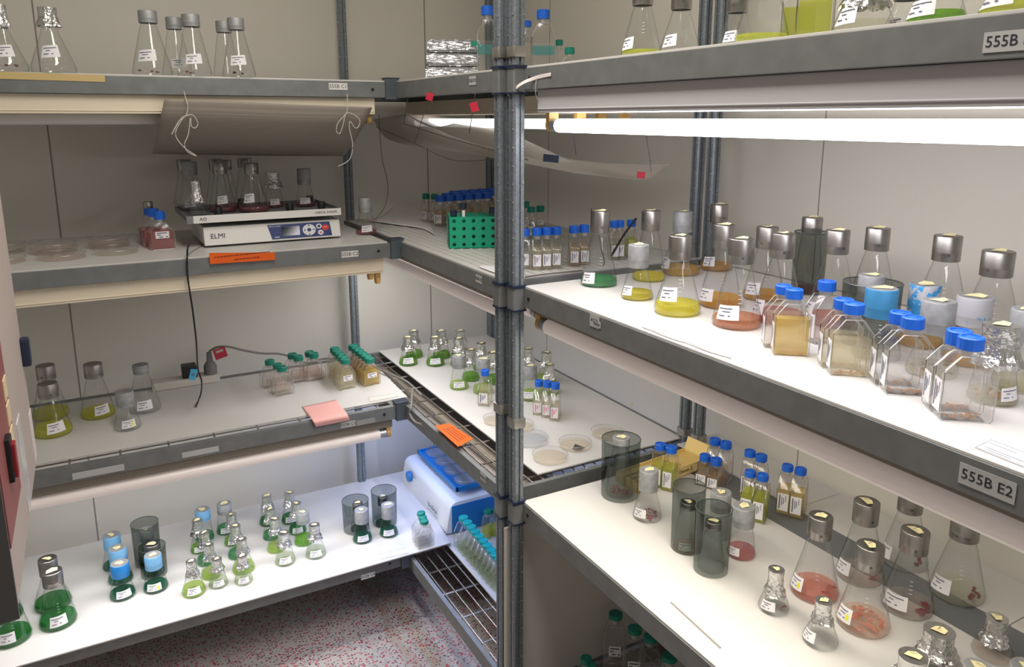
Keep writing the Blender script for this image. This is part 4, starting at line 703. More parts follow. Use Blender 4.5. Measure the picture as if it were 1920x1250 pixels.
('B', 'blue-capped bottle with teal print just right of the double post, top shelf', 1.08, 1.7914, 1.705, 0.0617, 0.0334, 0.169, 0.0165, 0.0234, -25, 'b', 'clear', 0.6, 'wide', 'bottles on the top corner shelf', {'seed': 1, 'lab': 'band'}),
('B', 'blue-capped bottle half behind the double post, beside the foil packets', 0.98, 1.9139, 1.705, 0.0548, 0.0314, 0.1863, 0.0156, 0.0241, -25, 'b', 'clear', 0.6, 'wide', 'bottles on the top corner shelf', {'seed': 2, 'lab': 'band'}),
('B', 'cloudy bottle mostly hidden by the double post, top shelf', 1.12, 1.9506, 1.705, 0.0544, 0.03, 0.1607, 0.0149, 0.0169, -25, 'b', 'beige', 0.7, 'wide', 'bottles on the top corner shelf', {'seed': 3, 'lab': None}),
('B', 'small green-capped bottle farther from the wall, top shelf', 1.16, 1.84, 1.705, 0.035, 0.0204, 0.1028, 0.0101, 0.0152, 20, 'g', 'clear', 0.5, 'small', 'bottles on the top corner shelf', {'seed': 4, 'lab': None}),
('B', 'small green-capped bottle nearest the open end, top shelf', 1.1, 1.6946, 1.705, 0.0459, 0.0244, 0.0697, 0.0121, 0.0167, -20, 'g', 'ppink', 0.5, 'small', 'bottles on the top corner shelf', {'seed': 5, 'lab': None}),
('P', 'front left petri dish with red growth at its edge', -0.074, 2.3007, 1.243, 0.0572, 0.0135, 'petri dishes on the second shelf', {'agar': 'ppink', 'marks': 1, 'seed': 1}),
('P', 'lower petri dish of the stack behind the front left dish', -0.093, 2.4141, 1.243, 0.0567, 0.0135, 'petri dishes on the second shelf', {'agar': 'ppink', 'seed': 2}),
('P', 'upper petri dish of the stack behind the front left dish', -0.095, 2.4125, 1.2571, 0.0567, 0.0135, 'petri dishes on the second shelf', {'agar': 'ppink', 'seed': 3}),
('P', 'front right petri dish beside the red bottles', 0.0537, 2.3215, 1.243, 0.055, 0.0135, 'petri dishes on the second shelf', {'agar': 'beige', 'seed': 4}),
('P', 'lower petri dish of the stack behind the front right dish', 0.0407, 2.4427, 1.243, 0.0531, 0.0135, 'petri dishes on the second shelf', {'agar': 'ppink', 'seed': 5}),
('P', 'upper petri dish of the stack behind the front right dish', 0.0381, 2.4457, 1.2571, 0.0546, 0.0135, 'petri dishes on the second shelf', {'agar': 'ppink', 'seed': 6}),
('P', 'petri dish with red spots half hidden by the appliance', -0.2002, 2.3034, 1.243, 0.0474, 0.0135, 'petri dishes on the second shelf', {'agar': 'ppink', 'marks': 1, 'seed': 7}),
('P', 'lower petri dish of the stack at the left end', -0.2067, 2.4707, 1.243, 0.045, 0.0135, 'petri dishes on the second shelf', {'agar': 'beige', 'seed': 8}),
('P', 'upper petri dish of the stack at the left end', -0.2067, 2.4707, 1.2571, 0.045, 0.0135, 'petri dishes on the second shelf', {'agar': 'beige', 'seed': 9}),
('B', 'front bottle of the three red ones, with white label', 0.1697, 2.3351, 1.243, 0.0642, 0.0299, 0.1053, 0.014, 0.0225, 6, 'b', 'pinkred', 0.62, 'small', 'red-filled bottles on the second shelf', {'lab': 'front', 'seed': 4}),
('B', 'middle bottle of the three red ones', 0.158, 2.3937, 1.243, 0.0656, 0.0305, 0.1076, 0.0143, 0.0229, 6, 'b', 'pinkred', 0.58, 'small', 'red-filled bottles on the second shelf', {'lab': None, 'seed': 5}),
('B', 'rear bottle of the three red ones', 0.1533, 2.4618, 1.243, 0.0673, 0.0313, 0.101, 0.0147, 0.0186, 6, 'b', 'pinkred', 0.58, 'small', 'red-filled bottles on the second shelf', {'lab': None, 'seed': 6}),
('F', 'small steel-capped flask behind the red bottles', 0.1552, 2.5267, 1.243, 0.0289, 0.1153, 0.0135, 0.0212, 'steel', 'pinkred', 0.4, None, 'red-filled bottles on the second shelf', {'scrap_on': False, 'seed': 133}),
('F', 'pink dull-capped flask standing right of the orbital shaker', 0.7606, 2.3335, 1.243, 0.0329, 0.1149, 0.0209, 0.0457, 'dull', 'wine', 0.4, 5, 'flasks around the orbital shaker', {'labw': 1.3, 'scrap_on': False, 'seed': 134}),
('F', 'dull-capped flask at the left of the shaker behind the foil-wrapped one', 0.2788, 2.528, 1.326, 0.0392, 0.1469, 0.0217, 0.0407, 'dull', 'clear', 0.45, -10, 'flasks riding on the orbital shaker', {'scrap_on': False, 'seed': 135}),
('F', 'flask at the rear left corner of the shaker', 0.2822, 2.6919, 1.326, 0.0398, 0.1459, 0.0222, 0.0349, 'steel', 'clear', 0.45, None, 'flasks riding on the orbital shaker', {'scrap_on': False, 'seed': 136}),
('F', 'small flask covered in a long twist of foil on the shaker', 0.2761, 2.3839, 1.326, 0.0263, 0.0993, 0.0138, 0.0616, 'foil', 'clear', 0.4, None, 'flasks riding on the orbital shaker', {'scrap_on': False, 'seed': 137}),
('F', 'front middle-left flask on the shaker with two labels', 0.354, 2.442, 1.326, 0.0401, 0.1474, 0.0214, 0.0352, 'steel', 'wine', 0.35, 0, 'flasks riding on the orbital shaker', {'scrap_on': False, 'labz': 0.95, 'seed': 138}),
('F', 'rear flask just behind the middle-left one on the shaker', 0.3669, 2.6106, 1.326, 0.0393, 0.1492, 0.0211, 0.0329, 'steel', 'clear', 0.4, None, 'flasks riding on the orbital shaker', {'scrap_on': False, 'seed': 139}),
('F', 'flask squeezed behind the middle-left one, to its right, on the shaker', 0.38, 2.5317, 1.326, 0.0367, 0.1489, 0.0214, 0.0303, 'steel', 'wine', 0.4, None, 'flasks riding on the orbital shaker', {'scrap_on': False, 'seed': 140}),
('F', 'front middle-right flask on the shaker, label askew', 0.4364, 2.4018, 1.326, 0.0451, 0.1456, 0.0206, 0.0338, 'steel', 'wine', 0.35, -20, 'flasks riding on the orbital shaker', {'scrap_on': False, 'labz': 0.95, 'seed': 141}),
('F', 'rear flask behind the middle-right one on the shaker', 0.4471, 2.5693, 1.326, 0.0393, 0.1508, 0.0211, 0.0296, 'steel', 'clear', 0.4, None, 'flasks riding on the orbital shaker', {'scrap_on': False, 'seed': 142}),
('F', 'foil-covered flask with blue writing on the shaker', 0.5147, 2.4873, 1.326, 0.0303, 0.1095, 0.02, 0.0469, 'foil', 'wine', 0.5, 5, 'flasks riding on the orbital shaker', {'scrap_on': False, 'labw': 1.2, 'seed': 143}),
('F', 'blue-grey capped flask at the right end of the shaker', 0.6082, 2.4712, 1.326, 0.0316, 0.1191, 0.0211, 0.0508, 'bluedull', 'wine', 0.4, 0, 'flasks riding on the orbital shaker', {'labw': 1.3, 'scrap_on': False, 'seed': 144}),
('F', 'front yellow-green flask with white label on the third shelf', -0.1506, 2.4046, 0.732, 0.0489, 0.149, 0.0252, 0.0409, 'steel', 'ygold', 0.5, 10, 'flasks on the third shelf of the back wall rack', {'labw': 1.2, 'scrap_on': False, 'seed': 145}),
('F', 'yellow-green flask directly behind the front one, third shelf', -0.1594, 2.5533, 0.732, 0.0477, 0.1598, 0.0251, 0.0417, 'steel', 'ygold', 0.45, None, 'flasks on the third shelf of the back wall rack', {'scrap_on': False, 'seed': 146}),
('F', 'steel-capped yellow flask standing alone by the wall seam', -0.0365, 2.4956, 0.732, 0.0471, 0.1617, 0.0252, 0.0415, 'steel', 'ygold', 0.42, 15, 'flasks on the third shelf of the back wall rack', {'labw': 1.1, 'scrap_on': False, 'seed': 147}),
('F', 'clear flask with dull cap left of the white batten', 0.0884, 2.4748, 0.732, 0.0463, 0.1453, 0.0224, 0.027, 'dull', 'clear', 0.4, 0, 'flasks on the third shelf of the back wall rack', {'labw': 1.2, 'scrap_on': False, 'seed': 148}),
('F', 'short wide-capped clear flask with yellow dot on its label', 0.0354, 2.3474, 0.732, 0.036, 0.1109, 0.0242, 0.0433, 'dull', 'clear', 0.4, 5, 'flasks on the third shelf of the back wall rack', {'labw': 1.3, 'scrap_on': False, 'dot': 1, 'seed': 149}),
('B', 'rearmost bottle of the left trio with red pen writing', 0.4707, 2.5061, 0.732, 0.0637, 0.0301, 0.0914, 0.0149, 0.0165, 8, 'g', 'beige', 0.3, 'small', 'green-capped bottles with pen writing on the third shelf', {'lab': 'front', 'lab_mat': 'pen', 'seed': 1}),
('B', 'middle bottle of the left trio with red pen writing', 0.4815, 2.4367, 0.732, 0.0623, 0.0295, 0.0966, 0.0146, 0.016, 8, 'g', 'beige', 0.3, 'small', 'green-capped bottles with pen writing on the third shelf', {'lab': 'front', 'lab_mat': 'pen', 'seed': 2}),
('B', 'front bottle of the left trio with red pen writing', 0.4892, 2.4101, 0.732, 0.0618, 0.0293, 0.094, 0.0145, 0.0158, 8, 'g', 'beige', 0.35, 'small', 'green-capped bottles with pen writing on the third shelf', {'lab': 'front', 'lab_mat': 'pen', 'seed': 3}),
('B', 'rear bottle of the middle pink pair', 0.555, 2.551, 0.732, 0.0656, 0.0311, 0.0886, 0.0154, 0.0172, 8, 'g', 'beige', 0.35, 'small', 'green-capped bottles with pen writing on the third shelf', {'lab': 'front', 'lab_mat': 'pen', 'seed': 4}),
('B', 'front bottle of the middle pink pair', 0.5645, 2.5086, 0.732, 0.0648, 0.0307, 0.0912, 0.0152, 0.0169, 8, 'g', 'ppink', 0.4, 'small', 'green-capped bottles with pen writing on the third shelf', {'lab': 'front', 'lab_mat': 'pen', 'seed': 5}),
('B', 'rear bottle of the right pink pair', 0.6118, 2.545, 0.732, 0.0662, 0.0313, 0.0893, 0.0155, 0.0173, 8, 'g', 'ppink', 0.4, 'small', 'green-capped bottles with pen writing on the third shelf', {'lab': 'front', 'lab_mat': 'pen', 'seed': 6}),
('B', 'front bottle of the right pink pair', 0.616, 2.505, 0.732, 0.0653, 0.0309, 0.0938, 0.0153, 0.017, 8, 'g', 'ppink', 0.4, 'small', 'green-capped bottles with pen writing on the third shelf', {'lab': 'front', 'lab_mat': 'pen', 'seed': 7}),
('B', 'rearmost bottle of the pale yellow file of five', 0.6907, 2.5144, 0.732, 0.0609, 0.0314, 0.0992, 0.0156, 0.0174, 8, 'g', 'straw', 0.6, 'small', 'pale yellow bottles in a file', {'lab': None, 'lab_mat': None, 'seed': 0}),
('B', 'second bottle of the pale yellow file of five', 0.6888, 2.4762, 0.732, 0.0601, 0.031, 0.0998, 0.0154, 0.0171, 8, 'g', 'straw', 0.6, 'small', 'pale yellow bottles in a file', {'lab': None, 'lab_mat': None, 'seed': 1}),
('B', 'third bottle of the pale yellow file of five', 0.687, 2.4389, 0.732, 0.0594, 0.0306, 0.1003, 0.0152, 0.0168, 8, 'g', 'straw', 0.6, 'small', 'pale yellow bottles in a file', {'lab': None, 'lab_mat': None, 'seed': 2}),
('B', 'fourth bottle of the pale yellow file of five', 0.6852, 2.4025, 0.732, 0.0586, 0.0303, 0.1009, 0.015, 0.0165, 8, 'g', 'straw', 0.6, 'small', 'pale yellow bottles in a file', {'lab': None, 'lab_mat': None, 'seed': 3}),
('B', 'front bottle of the pale yellow file of five', 0.6834, 2.3671, 0.732, 0.0579, 0.0299, 0.1015, 0.0148, 0.0162, 8, 'g', 'straw', 0.6, 'small', 'pale yellow bottles in a file', {'lab': 'front', 'lab_mat': None, 'seed': 4}),
('B', 'rearmost bottle of the amber file of six', 0.7633, 2.5401, 0.732, 0.0641, 0.0321, 0.0915, 0.0159, 0.0179, 8, 'g', 'tan', 0.62, 'small', 'amber bottles in a file', {'lab': None, 'lab_mat': None, 'seed': 0}),
('B', 'second bottle of the amber file of six', 0.7638, 2.5041, 0.732, 0.0633, 0.0318, 0.0916, 0.0157, 0.0176, 8, 'g', 'tan', 0.62, 'small', 'amber bottles in a file', {'lab': None, 'lab_mat': None, 'seed': 1}),
('B', 'third bottle of the amber file of six', 0.7643, 2.4689, 0.732, 0.0626, 0.0314, 0.0917, 0.0155, 0.0173, 8, 'g', 'tan', 0.62, 'small', 'amber bottles in a file', {'lab': None, 'lab_mat': None, 'seed': 2}),
('B', 'fourth bottle of the amber file of six', 0.7648, 2.4344, 0.732, 0.0619, 0.0311, 0.0917, 0.0154, 0.017, 8, 'g', 'tan', 0.62, 'small', 'amber bottles in a file', {'lab': None, 'lab_mat': None, 'seed': 3}),
('B', 'fifth bottle of the amber file of six', 0.7653, 2.4007, 0.732, 0.0613, 0.0307, 0.0918, 0.0152, 0.0167, 8, 'g', 'honey', 0.62, 'small', 'amber bottles in a file', {'lab': None, 'lab_mat': None, 'seed': 4}),
('B', 'front bottle of the amber file of six', 0.7658, 2.3678, 0.732, 0.0606, 0.0304, 0.0919, 0.015, 0.0164, 8, 'g', 'honey', 0.62, 'small', 'amber bottles in a file', {'lab': 'front', 'lab_mat': None, 'seed': 5}),
('F', 'front left green flask at the end of the white board', 0.9527, 2.5009, 0.735, 0.0336, 0.1008, 0.0181, 0.047, 'foil', 'glime', 0.7, 0, 'foil-topped green flasks on the third corner shelf', {'labw': 1.5, 'seed': 168}),
('F', 'green flask directly behind the front left one', 1.0035, 2.5713, 0.735, 0.0327, 0.1005, 0.0187, 0.0466, 'foil', 'glime', 0.7, None, 'foil-topped green flasks on the third corner shelf', {'labw': 1.5, 'seed': 169}),
('F', 'second green flask from the left end, front row', 1.0354, 2.4485, 0.735, 0.0336, 0.1025, 0.0181, 0.0478, 'foil', 'glime', 0.7, 0, 'foil-topped green flasks on the third corner shelf', {'labw': 1.5, 'seed': 170}),
('F', 'green flask behind the second from the left', 1.0895, 2.5167, 0.735, 0.0326, 0.1023, 0.0186, 0.0475, 'foil', 'glime', 0.7, None, 'foil-topped green flasks on the third corner shelf', {'labw': 1.5, 'seed': 171}),
('F', 'farthest green flask of the third column', 1.1584, 2.501, 0.735, 0.0328, 0.0968, 0.0188, 0.0447, 'foil', 'glime', 0.7, None, 'foil-topped green flasks on the third corner shelf', {'labw': 1.5, 'seed': 172}),
('F', 'green flask just behind the dull-capped lime one', 1.1048, 2.3955, 0.735, 0.0325, 0.1022, 0.018, 0.0475, 'foil', 'lime', 0.7, None, 'foil-topped green flasks on the third corner shelf', {'labw': 1.5, 'seed': 173}),
('F', 'dull-capped lime flask in front of the foil-topped ones', 1.0071, 2.1864, 0.735, 0.0316, 0.1111, 0.0217, 0.0421, 'dull', 'lime', 0.6, 0, 'foil-topped green flasks on the third corner shelf', {'labw': 1.5, 'seed': 174}),
('F', 'green flask right behind the dull-capped lime one', 1.0768, 2.2417, 0.735, 0.0308, 0.1058, 0.017, 0.0493, 'foil', 'glime', 0.7, None, 'foil-topped green flasks on the third corner shelf', {'labw': 1.5, 'seed': 175}),
('F', 'green flask at the back of the fourth column', 1.1561, 2.3189, 0.735, 0.031, 0.0969, 0.0177, 0.0447, 'foil', 'glime', 0.7, None, 'foil-topped green flasks on the third corner shelf', {'labw': 1.5, 'seed': 176}),
('F', 'dull-capped flask just behind the lone blue-capped bottle', 1.0568, 2.1096, 0.735, 0.0328, 0.1136, 0.0222, 0.043, 'dull', 'lime', 0.7, None, 'foil-topped green flasks on the third corner shelf', {'labw': 1.5, 'seed': 177}),
('F', 'foil-topped flask touching the left side of the double post in view', 1.1294, 2.1781, 0.735, 0.0322, 0.1058, 0.0168, 0.0496, 'foil', 'glime', 0.7, None, 'foil-topped green flasks on the third corner shelf', {'labw': 1.5, 'seed': 178}),
('F', 'foil-topped flask just right of the double post', 1.2582, 2.1685, 0.735, 0.0329, 0.1024, 0.0172, 0.0479, 'foil', 'glime', 0.7, None, 'foil-topped green flasks on the third corner shelf', {'labw': 1.5, 'seed': 179}),
('F', 'dull-capped flask just right of the double post', 1.1616, 1.988, 0.735, 0.0337, 0.1085, 0.0217, 0.0409, 'dull', 'lime', 0.7, -15, 'foil-topped green flasks on the third corner shelf', {'labw': 1.5, 'seed': 180}),
('F', 'foil-topped flask behind the three pink-labelled bottles', 1.2854, 2.0939, 0.735, 0.034, 0.1053, 0.0169, 0.0496, 'foil', 'lime', 0.7, None, 'foil-topped green flasks on the third corner shelf', {'labw': 1.5, 'seed': 181}),
('F', 'short foil-topped flask right behind the three pink-labelled bottles', 1.2416, 2.0021, 0.735, 0.0327, 0.0955, 0.0162, 0.0447, 'foil', 'lime', 0.7, None, 'foil-topped green flasks on the third corner shelf', {'labw': 1.5, 'seed': 182}),
('B', 'lone blue-capped bottle left of the double post, third corner shelf', 1.0175, 2.0171, 0.735, 0.0563, 0.0331, 0.1087, 0.0123, 0.0175, 50, 'b', 'straw', 0.6, 'small', 'blue-capped bottles on the third corner shelf', {'seed': 3}),
('B', 'left of the three bottles with pink-marked labels', 1.1251, 1.8742, 0.735, 0.0578, 0.0273, 0.1013, 0.0119, 0.0184, 52, 'b', 'straw', 0.5, 'small', 'blue-capped bottles on the third corner shelf', {'lab_mat': 'pink', 'seed': 3}),
('B', 'middle of the three bottles with pink-marked labels', 1.1366, 1.8436, 0.735, 0.0573, 0.0271, 0.1054, 0.0118, 0.0182, 52, 'b', 'straw', 0.5, 'small', 'blue-capped bottles on the third corner shelf', {'lab_mat': 'pink', 'seed': 4}),
('B', 'right of the three bottles with pink-marked labels', 1.1443, 1.8109, 0.735, 0.0567, 0.0268, 0.1092, 0.0117, 0.0179, 52, 'b', 'straw', 0.5, 'small', 'blue-capped bottles on the third corner shelf', {'lab_mat': 'pink', 'seed': 5}),
('P', 'petri dish half hidden left of the double post', 0.9774, 1.8695, 0.735, 0.0373, 0.015, 'petri dishes on the third corner shelf', {'agar': 'agar', 'seed': 1}),
('P', 'farthest petri dish right of the double post', 1.0179, 1.7956, 0.735, 0.0381, 0.015, 'petri dishes on the third corner shelf', {'agar': 'agar', 'seed': 2}),
('P', 'petri dish with sparse growth behind the front pale one', 0.9958, 1.7028, 0.735, 0.0497, 0.015, 'petri dishes on the third corner shelf', {'agar': 'agarpale', 'seed': 3, 'marks': 1}),
('P', 'nearest petri dish, full of cream agar', 0.9856, 1.5829, 0.735, 0.0465, 0.015, 'petri dishes on the third corner shelf', {'agar': 'agar', 'seed': 4}),
('P', 'petri dish with a dark grey sector of growth', 1.0858, 1.6165, 0.735, 0.0447, 0.015, 'petri dishes on the third corner shelf', {'agar': 'agar', 'seed': 5, 'sector': 1}),
('P', 'petri dish half behind the big smoked cylinder', 1.204, 1.6334, 0.735, 0.0447, 0.015, 'petri dishes on the third corner shelf', {'agar': 'agar', 'seed': 6}),
('F', 'dark green flask under the corner of the appliance', -0.2977, 2.2571, 0.225, 0.0476, 0.1748, 0.0248, 0.0495, 'steel', 'dgreen', 0.5, -15, 'flasks on the brightly lit lowest shelf', {'mark': True, 'seed': 193}),
('F', 'dark green flask mostly hidden behind the one under the appliance', -0.3198, 2.3743, 0.225, 0.0436, 0.1653, 0.0244, 0.0491, 'steel', 'dgreen', 0.5, None, 'flasks on the brightly lit lowest shelf', {'seed': 194}),
('F', 'rear flask of the two steel-capped dark green ones', -0.2043, 2.3724, 0.225, 0.0485, 0.1497, 0.0243, 0.0488, 'steel', 'dgreen', 0.45, None, 'flasks on the brightly lit lowest shelf', {'seed': 195}),
('F', 'front flask of the two steel-capped dark green ones', -0.1899, 2.2762, 0.225, 0.0477, 0.1608, 0.0257, 0.0426, 'steel', 'dgreen', 0.5, 0, 'flasks on the brightly lit lowest shelf', {'mark': True, 'labw': 1.15, 'seed': 196}),
('F', 'rearmost of three blue-capped dark green flasks in line', -0.0409, 2.5038, 0.225, 0.0351, 0.1117, 0.0248, 0.0458, 'pale', 'vgreen', 0.4, None, 'flasks on the brightly lit lowest shelf', {'seed': 197}),
('F', 'middle of three blue-capped dark green flasks in line', -0.0282, 2.4178, 0.225, 0.0358, 0.1085, 0.025, 0.043, 'pale', 'vgreen', 0.4, None, 'flasks on the brightly lit lowest shelf', {'seed': 198}),
('F', 'bright blue-capped dark green flask at the front of three', -0.0265, 2.3269, 0.225, 0.0354, 0.107, 0.0249, 0.04, 'blue', 'vgreen', 0.5, 5, 'flasks on the brightly lit lowest shelf', {'labw': 1.5, 'seed': 199}),
('F', 'pale blue-capped green flask with yellow dot in front of smoked cylinders', 0.0622, 2.3195, 0.225, 0.0351, 0.1114, 0.0237, 0.0422, 'pale', 'vgreen', 0.5, -10, 'flasks on the brightly lit lowest shelf', {'labw': 1.5, 'dot': 1, 'seed': 200}),
('F', 'flask inside the rear smoked cylinder of the lowest shelf', 0.0557, 2.4829, 0.225, 0.0322, 0.1133, 0.0201, 0.0347, 'dull', 'vgreen', 0.4, None, 'flasks on the brightly lit lowest shelf', {'seed': 201}),
('F', 'steel-capped flask inside the small smoked cylinder', 0.0647, 2.4085, 0.225, 0.0315, 0.0999, 0.0222, 0.0307, 'steel', 'vgreen', 0.4, None, 'flasks on the brightly lit lowest shelf', {'seed': 202}),
('S', 'rear smoked cylinder beside the three blue-capped flasks', 0.0531, 2.4797, 0.225, 0.0389, 0.1386, None),
('S', 'small smoked cylinder right behind the pale blue-capped flask', 0.0642, 2.4046, 0.225, 0.0379, 0.0945, None),
('F', 'nearest foil-topped flask, pale lime, at the left end of its row', 0.1589, 2.2422, 0.225, 0.034, 0.1043, 0.0149, 0.0483, 'foil', 'lime', 0.7, 0, 'foil-topped green flasks on the brightly lit lowest shelf', {'labw': 1.5, 'seed': 205}),
('F', 'pale foil-topped flask, second in the front row', 0.2293, 2.249, 0.225, 0.0282, 0.0864, 0.0152, 0.0375, 'foil', 'pgreen', 0.7, 0, 'foil-topped green flasks on the brightly lit lowest shelf', {'labw': 1.5, 'seed': 206}),
('F', 'pale foil-topped flask, third in the front row', 0.2986, 2.2289, 0.225, 0.0276, 0.0872, 0.0153, 0.0376, 'foil', 'pgreen', 0.7, 0, 'foil-topped green flasks on the brightly lit lowest shelf', {'labw': 1.5, 'seed': 207}),
('F', 'foil-topped flask just behind the second of the front row', 0.2161, 2.3071, 0.225, 0.0295, 0.1078, 0.0154, 0.0485, 'foil', 'lime', 0.7, None, 'foil-topped green flasks on the brightly lit lowest shelf', {'labw': 1.5, 'seed': 208}),
('F', 'foil-topped flask third from the front in the second column', 0.2138, 2.3922, 0.225, 0.0287, 0.1049, 0.0159, 0.0466, 'foil', 'green', 0.7, None, 'foil-topped green flasks on the brightly lit lowest shelf', {'labw': 1.5, 'seed': 209}),
('F', 'foil-topped flask in front of the pale blue cap by the wall', 0.2039, 2.476, 0.225, 0.0278, 0.109, 0.0163, 0.0483, 'foil', 'glime', 0.7, 0, 'foil-topped green flasks on the brightly lit lowest shelf', {'labw': 1.5, 'seed': 210}),
('F', 'pale blue-capped flask standing at the back near the wall', 0.2288, 2.5412, 0.225, 0.0303, 0.1096, 0.0239, 0.0356, 'pale', 'green', 0.7, None, 'foil-topped green flasks on the brightly lit lowest shelf', {'labw': 1.5, 'seed': 211}),
('F', 'blue-grey capped green flask at the back by the wall', 0.2991, 2.5565, 0.225, 0.0309, 0.1061, 0.0234, 0.0346, 'bluedull', 'green', 0.7, 0, 'foil-topped green flasks on the brightly lit lowest shelf', {'labw': 1.5, 'scrap_on': True, 'seed': 212}),
('F', 'foil-topped flask second from the wall in the third column', 0.3075, 2.4703, 0.225, 0.0283, 0.1049, 0.0166, 0.0461, 'foil', 'glime', 0.7, 0, 'foil-topped green flasks on the brightly lit lowest shelf', {'labw': 1.5, 'seed': 213}),
('F', 'foil-topped flask in the middle of the third column', 0.3062, 2.3829, 0.225, 0.0291, 0.108, 0.0161, 0.0481, 'foil', 'green', 0.7, None, 'foil-topped green flasks on the brightly lit lowest shelf', {'labw': 1.5, 'seed': 214}),
('F', 'foil-topped flask right behind the third of the front row', 0.3096, 2.2923, 0.225, 0.0341, 0.1067, 0.0156, 0.049, 'foil', 'lime', 0.7, None, 'foil-topped green flasks on the brightly lit lowest shelf', {'labw': 1.5, 'seed': 215}),
('F', 'farthest left flask of the middle group by the wall', 0.4367, 2.5442, 0.225, 0.0306, 0.1056, 0.0175, 0.0467, 'foil', 'dgreen', 0.7, None, 'foil-topped green flasks on the brightly lit lowest shelf', {'labw': 1.5, 'seed': 216}),
('F', 'farthest right flask of the middle group by the wall', 0.5085, 2.5222, 0.225, 0.0317, 0.1096, 0.0176, 0.0489, 'foil', 'dgreen', 0.7, 0, 'foil-topped green flasks on the brightly lit lowest shelf', {'labw': 1.5, 'seed': 217}),
('F', 'second flask of the left file in the middle group', 0.427, 2.4463, 0.225, 0.0287, 0.1041, 0.0169, 0.0456, 'foil', 'green', 0.7, None, 'foil-topped green flasks on the brightly lit lowest shelf', {'labw': 1.5, 'seed': 218}),
('F', 'second flask of the right file in the middle group', 0.5124, 2.439, 0.225, 0.03, 0.1069, 0.0171, 0.0472, 'foil', 'dgreen', 0.7, 0, 'foil-topped green flasks on the brightly lit lowest shelf', {'labw': 1.5, 'seed': 219}),
('F', 'third flask of the left file in the middle group', 0.4242, 2.3608, 0.225, 0.0296, 0.1113, 0.0164, 0.0496, 'foil', 'lime', 0.7, None, 'foil-topped green flasks on the brightly lit lowest shelf', {'labw': 1.5, 'seed': 220}),
('F', 'dull-topped flask third in the right file of the middle group', 0.5144, 2.3606, 0.225, 0.0319, 0.1113, 0.0219, 0.0376, 'dull', 'glime', 0.7, None, 'foil-topped green flasks on the brightly lit lowest shelf', {'labw': 1.5, 'seed': 221}),
('F', 'front flask of the left file in the middle group', 0.4338, 2.2753, 0.225, 0.0322, 0.1032, 0.0176, 0.0451, 'foil', 'pgreen', 0.7, 0, 'foil-topped green flasks on the brightly lit lowest shelf', {'labw': 1.5, 'seed': 222}),
('F', 'front flask of the right file in the middle group', 0.5289, 2.268, 0.225, 0.0327, 0.1071, 0.017, 0.0477, 'foil', 'pgreen', 0.7, 0, 'foil-topped green flasks on the brightly lit lowest shelf', {'labw': 1.5, 'seed': 223}),
('F', 'dark green flask with tall dull cap before the left grey cylinder', 0.6888, 2.2824, 0.225, 0.0321, 0.1116, 0.0221, 0.0458, 'dull', 'vgreen', 0.6, 5, 'flasks on the brightly lit lowest shelf', {'labw': 1.5, 'seed': 224}),
('F', 'dark green flask with tall dull cap before the right grey cylinder', 0.7787, 2.2754, 0.225, 0.0316, 0.1096, 0.0224, 0.0465, 'dull', 'vgreen', 0.6, 0, 'flasks on the brightly lit lowest shelf', {'labw': 1.5, 'seed': 225}),
('F', 'flask inside the left grey cylinder near the blue shaker', 0.6976, 2.3504, 0.225, 0.0274, 0.1023, 0.0172, 0.0313, 'steel', 'vgreen', 0.4, None, 'flasks on the brightly lit lowest shelf', {'seed': 226}),
('F', 'flask inside the right grey cylinder near the blue shaker', 0.7844, 2.345, 0.225, 0.0277, 0.1057, 0.0174, 0.0298, 'steel', 'vgreen', 0.4, None, 'flasks on the brightly lit lowest shelf', {'seed': 227}),
('S', 'left grey translucent cylinder near the blue shaker', 0.6924, 2.3592, 0.225, 0.0438, 0.1079, None),
('S', 'right grey translucent cylinder near the blue shaker', 0.7925, 2.3543, 0.225, 0.0427, 0.122, None),
('B', 'rear of three clear green-capped bottles at the board corner', 0.8635, 2.1906, 0.225, 0.0571, 0.0268, 0.0991, 0.0133, 0.012, 2, 'g', 'clear', 0.4, 'small', 'clear green-capped bottles at the end of the lowest shelf', {'lab': None, 'seed': 0}),
('B', 'middle of three clear green-capped bottles at the board corner', 0.8606, 2.1697, 0.225, 0.0566, 0.0266, 0.0945, 0.0132, 0.012, 2, 'g', 'clear', 0.4, 'small', 'clear green-capped bottles at the end of the lowest shelf', {'lab': None, 'seed': 1}),
('B', 'front of three clear green-capped bottles at the board corner', 0.8565, 2.1461, 0.225, 0.0561, 0.0264, 0.0936, 0.0131, 0.012, 2, 'g', 'clear', 0.4, 'small', 'clear green-capped bottles at the end of the lowest shelf', {'lab': None, 'seed': 2}),
('B', 'first of the teal-capped bottles counted from the blue shaker', 0.9785, 2.1051, 0.212, 0.0602, 0.0302, 0.1062, 0.0149, 0.012, 12, 't', 'pgreen', 0.2, 'small', 'teal-capped bottles in a close row on the lowest corner shelf', {'lab': None, 'seed': 0}),
('B', 'second of the teal-capped bottles counted from the blue shaker', 0.978, 2.0739, 0.212, 0.0596, 0.0298, 0.1051, 0.0148, 0.012, 12, 't', 'pgreen', 0.2, 'small', 'teal-capped bottles in a close row on the lowest corner shelf', {'lab': None, 'seed': 1}),
('B', 'third of the teal-capped bottles counted from the blue shaker', 0.9775, 2.0433, 0.212, 0.059, 0.0295, 0.104, 0.0146, 0.012, 12, 't', 'pgreen', 0.2, 'small', 'teal-capped bottles in a close row on the lowest corner shelf', {'lab': None, 'seed': 2}),
('B', 'fourth of the teal-capped bottles counted from the blue shaker', 0.9771, 2.0133, 0.212, 0.0584, 0.0292, 0.1028, 0.0145, 0.012, 12, 't', 'pgreen', 0.2, 'small', 'teal-capped bottles in a close row on the lowest corner shelf', {'lab': None, 'seed': 3}),
